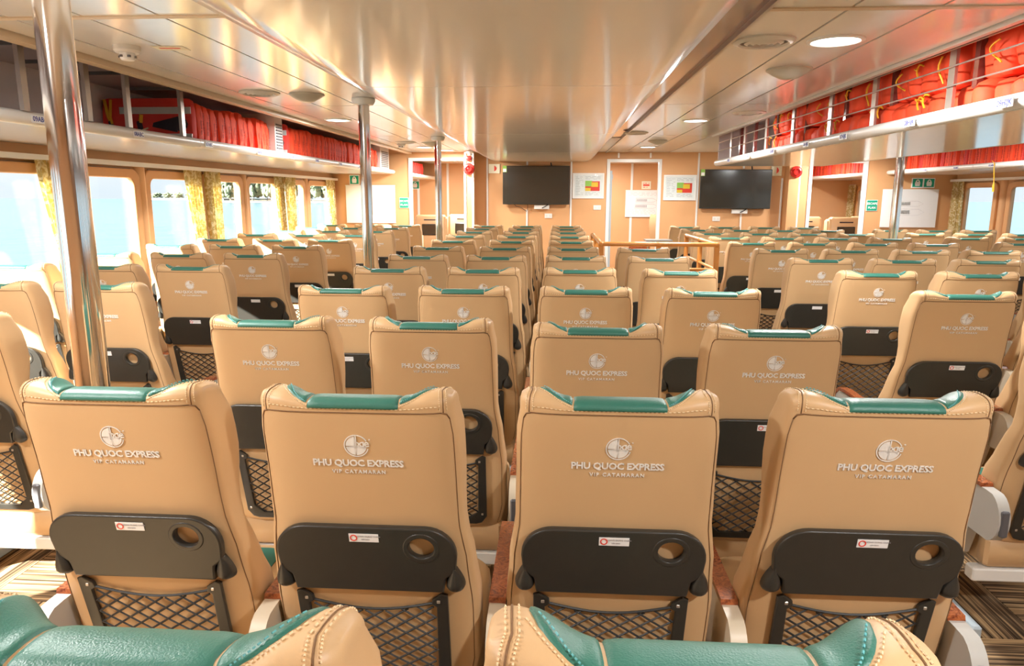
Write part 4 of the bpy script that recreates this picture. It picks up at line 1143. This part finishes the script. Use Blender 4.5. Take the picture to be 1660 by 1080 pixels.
# forward cabin seats with black screens on their backs
def vip_seat(x, y, label):
    t = thing('screen_seat', label, 'seat', (x, y, 0), group='seats with screens beyond the doorways')
    mb = MB(); mb.box(-.29, .29, 0, .16, .30, 1.24, .035); mb.box(-.31, -.19, .05, .26, .5, 1.20, .03); mb.box(.19, .31, .05, .26, .5, 1.20, .03); obj('backrest', mb.mesh('backrest', 'leather', True, 40), t)
    obj('screen_housing', MB().box(-.16, .16, -.02, 0, .86, 1.07, .008).mesh('screen_housing', 'black'), t)
    obj('screen', MB().box(-.14, .14, -.0215, -.0195, .88, 1.05).mesh('screen', 'screen'), t)
    obj('grab_slot', MB().box(-.12, .12, -.006, .002, 1.14, 1.16).mesh('grab_slot', 'jblack'), t)
    obj('seat_cushion', MB().box(-.29, .29, .16, .66, .26, .46, .03).mesh('seat_cushion', 'leather', True, 40), t)
    obj('pedestal', MB().box(-.2, .2, .1, .55, 0, .26).mesh('pedestal', 'grey'), t)
    obj('back_lower', MB().box(-.25, .25, .03, .14, .02, .30).mesh('back_lower', 'grey'), t)
vip_seat(-2.40, 13.7, 'broad tan seat with black screen beyond left doorway, left one'); vip_seat(-1.85, 14.3, 'broad tan seat with black screen beyond left doorway, right one')
vip_seat(4.62, 13.8, 'broad tan seat with black screen beyond right doorway, left one'); vip_seat(5.24, 13.5, 'broad tan seat with black screen beyond right doorway, right one')
vip_seat(5.9, 14.2, 'broad tan seat beyond right doorway beside the far window')
t = thing('side_chair', 'tan chair seen edge-on through the middle doorway', 'chair', (1.80, 13.5, 0), (0, 0, R(-80)))
mb = MB(); mb.grid(2, 9, lambda i, j: ((-.24, .24)[i], [.0, .02, .03, .02, 0, -.02, -.03, -.03, -.01][j], .42+.85*j/8)); mb.grid(2, 9, lambda i, j: ((-.24, .24)[i], .09+[.0, .02, .03, .02, 0, -.02, -.03, -.03, -.03][j], .42+.85*j/8))
b_ = len(mb.v)-36
for k in range(8):
    for s_ in (0, 1): mb.f.append((b_+2*k+s_, b_+2*k+2+s_, b_+18+2*k+2+s_, b_+18+2*k+s_))
mb.f.append((b_+16, b_+17, b_+35, b_+34)); mb.f.append((b_, b_+1, b_+19, b_+18))
obj('backrest', mb.mesh('backrest', 'leather', True, 50), t); obj('seat_cushion', MB().box(-.24, .24, -.45, .08, .34, .46, .03).mesh('seat_cushion', 'leather', True, 40), t)
for a in (-.2, .2):
    for b in (-.4, .04): obj('leg', MB().tube([(a, b, 0), (a, b, .35)], .015, 8).mesh('leg', 'bracket', True, 50), t)
obj('armrest', MB().box(-.28, -.22, -.4, .0, .62, .68, .01).mesh('armrest', 'burl'), t)

# ================================================================ STAIR RAIL
t = thing('stair_railing', 'orange varnished railing around the stairwell amid the seats', 'railing', (.425, 6.90, 0))
X1, Y1, ZR = 1.085, 1.62, 1.155
def railbar(a, b, r=.021): obj('rail', MB().tube([a, b], r, 12).mesh('rail', 'rail', True, 60), t)
railbar((0, 0, ZR), (X1, 0, ZR)); railbar((X1, 0, ZR), (X1, Y1, ZR)); railbar((0, 0, ZR), (0, Y1, ZR))
for z in (.92, .70, .48):
    railbar((0, 0, z), (X1, 0, z), .015); railbar((X1, 0, z), (X1, Y1, z), .015); railbar((0, 0, z), (0, Y1, z), .015)
for p in ((0, 0), (X1, 0), (X1, Y1), (0, Y1), (X1, Y1/2), (0, Y1/2), (X1/2, 0)):
    obj('post', MB().box(-.024, .024, -.015, .015, 0, ZR-.01, .004).mesh('post', 'rail'), t, (p[0], p[1], 0))
    obj('knuckle', MB().lathe([(.001, ZR-.03), (.024, ZR-.022), (.028, ZR), (.024, ZR+.016), (.001, ZR+.024)], n=12).mesh('knuckle', 'rail', True), t, (p[0], p[1], 0))
# little grey table beyond the stairwell
t = thing('side_table', 'small grey table on a chrome leg beyond the stair railing', 'table', (1.32, 9.5, 0))
obj('table_top', MB().box(-.17, .17, -.14, .14, 1.03, 1.05, .005).mesh('table_top', 'table'), t)
obj('leg', MB().tube([(0, 0, .02), (0, 0, 1.03)], .022, 12).mesh('leg', 'steel', True, 50), t)
obj('leg', MB().tube([(-.12, .08, .02), (-.12, .08, 1.03)], .012, 8).mesh('leg', 'steel', True, 50), t)
obj('base', MB().lathe([(.15, 0), (.15, .01), (.03, .02), (.001, .022)], n=20).mesh('base', 'steel', True, 40), t)

# ================================================================ OUTSIDE
sea = struct(obj('sea', MB().box(-900, 900, -300, 700, -3.0, -2.4).mesh('sea', 'sea')))
struct(obj('hull', MB().box(XL-.2, XR+.2, YB-.2, YF+.2, -2.5, -.13).mesh('hull', 'hull')))
struct(obj('roof', MB().box(XL-.35, XR+.35, YB-.2, YF+.2, 2.61, 2.7).mesh('roof', 'hull')))
beach = MB()
beach.extrude_poly([(-205, 402), (-150, 396), (-100, 398), (-70, 420), (-120, 520), (-210, 480)], -2.38, -1.7, 'xy')
tag(obj('sandy_beach', beach.mesh('sandy_beach', 'sand')), 'thin pale sandy beach below the island trees', 'beach')
beach = MB(); beach.extrude_poly([(-330, 560), (-262, 560), (-240, 600), (-330, 620)], -2.38, -1.2, 'xy')
tag(obj('low_spit', beach.mesh('low_spit', 'sand')), 'low spit of land left of the main island', 'beach')
def crown_mesh(seed, palm=False):
    rnd_ = random.Random(seed); bm = bmesh.new()
    for k in range(60):
        a = rnd_.uniform(0, 6.28); rr = rnd_.uniform(.0, .78)
        c = Vector((math.cos(a)*rr, math.sin(a)*rr, .18+rnd_.uniform(0, .72)*(1-rr*.45))); s_ = rnd_.uniform(.16, .27)
        ret = bmesh.ops.create_icosphere(bm, subdivisions=2, radius=s_, matrix=Matrix.Translation(c))
        for v in ret['verts']: v.co += (v.co-c)*rnd_.uniform(-.08, .10); v.co.z = c.z+(v.co.z-c.z)*.45
    me = bpy.data.meshes.new('crown'); bm.to_mesh(me); bm.free(); me.materials.append(M['leaves']); return me
crowns = [crown_mesh(s) for s in range(5)]
trunkm = MB().tube([(0, 0, 0), (0, 0, .5)], .03, 6).mesh('trunk', 'trunk')
def tree(x, y, h, w_, label, grp):
    t = thing('island_tree', label, 'tree', (x, y, -1.69 if y < 500 else -1.19 if x < 0 else -2.39), (0, 0, random.uniform(0, 6)), grp)
    o = obj('trunk', trunkm, t); o.scale = (w_, w_, h)
    o = obj('crown', random.choice(crowns), t); o.scale = (w_, w_, h)
k = 0
for row, (yy, n, x0) in enumerate(((404, 8, -196), (417, 9, -203), (430, 9, -205))):
    for i in range(n):
        k += 1
        x = x0+i*11.6+random.uniform(-.5, .5)
        h = (17.5+4.5*math.exp(-((x+165)/18)**2))*random.uniform(.9, 1.08)*(1+.03*row)
        if x > -135: h *= .86
        tree(x, yy, h, 5.4, 'pale green tree on the island shore, %s counting row by row from the left' % ORD[k], 'trees on the island shore')
for k in range(8):
    tree(-325+k*9.4, 575+random.uniform(-1, 1), random.uniform(4.0, 5.2)*(1+.05*k), 4.6, 'small distant tree on the low spit, %s from left' % ORD[k+1], 'trees on the low spit')
for k in range(6):
    tree(440+k*13, 660, 9, 6.3, 'distant tree on the right horizon, %s from left' % ORD[k+1], 'trees on the right horizon')
print('seats', count, 'objects', len(SC.objects))
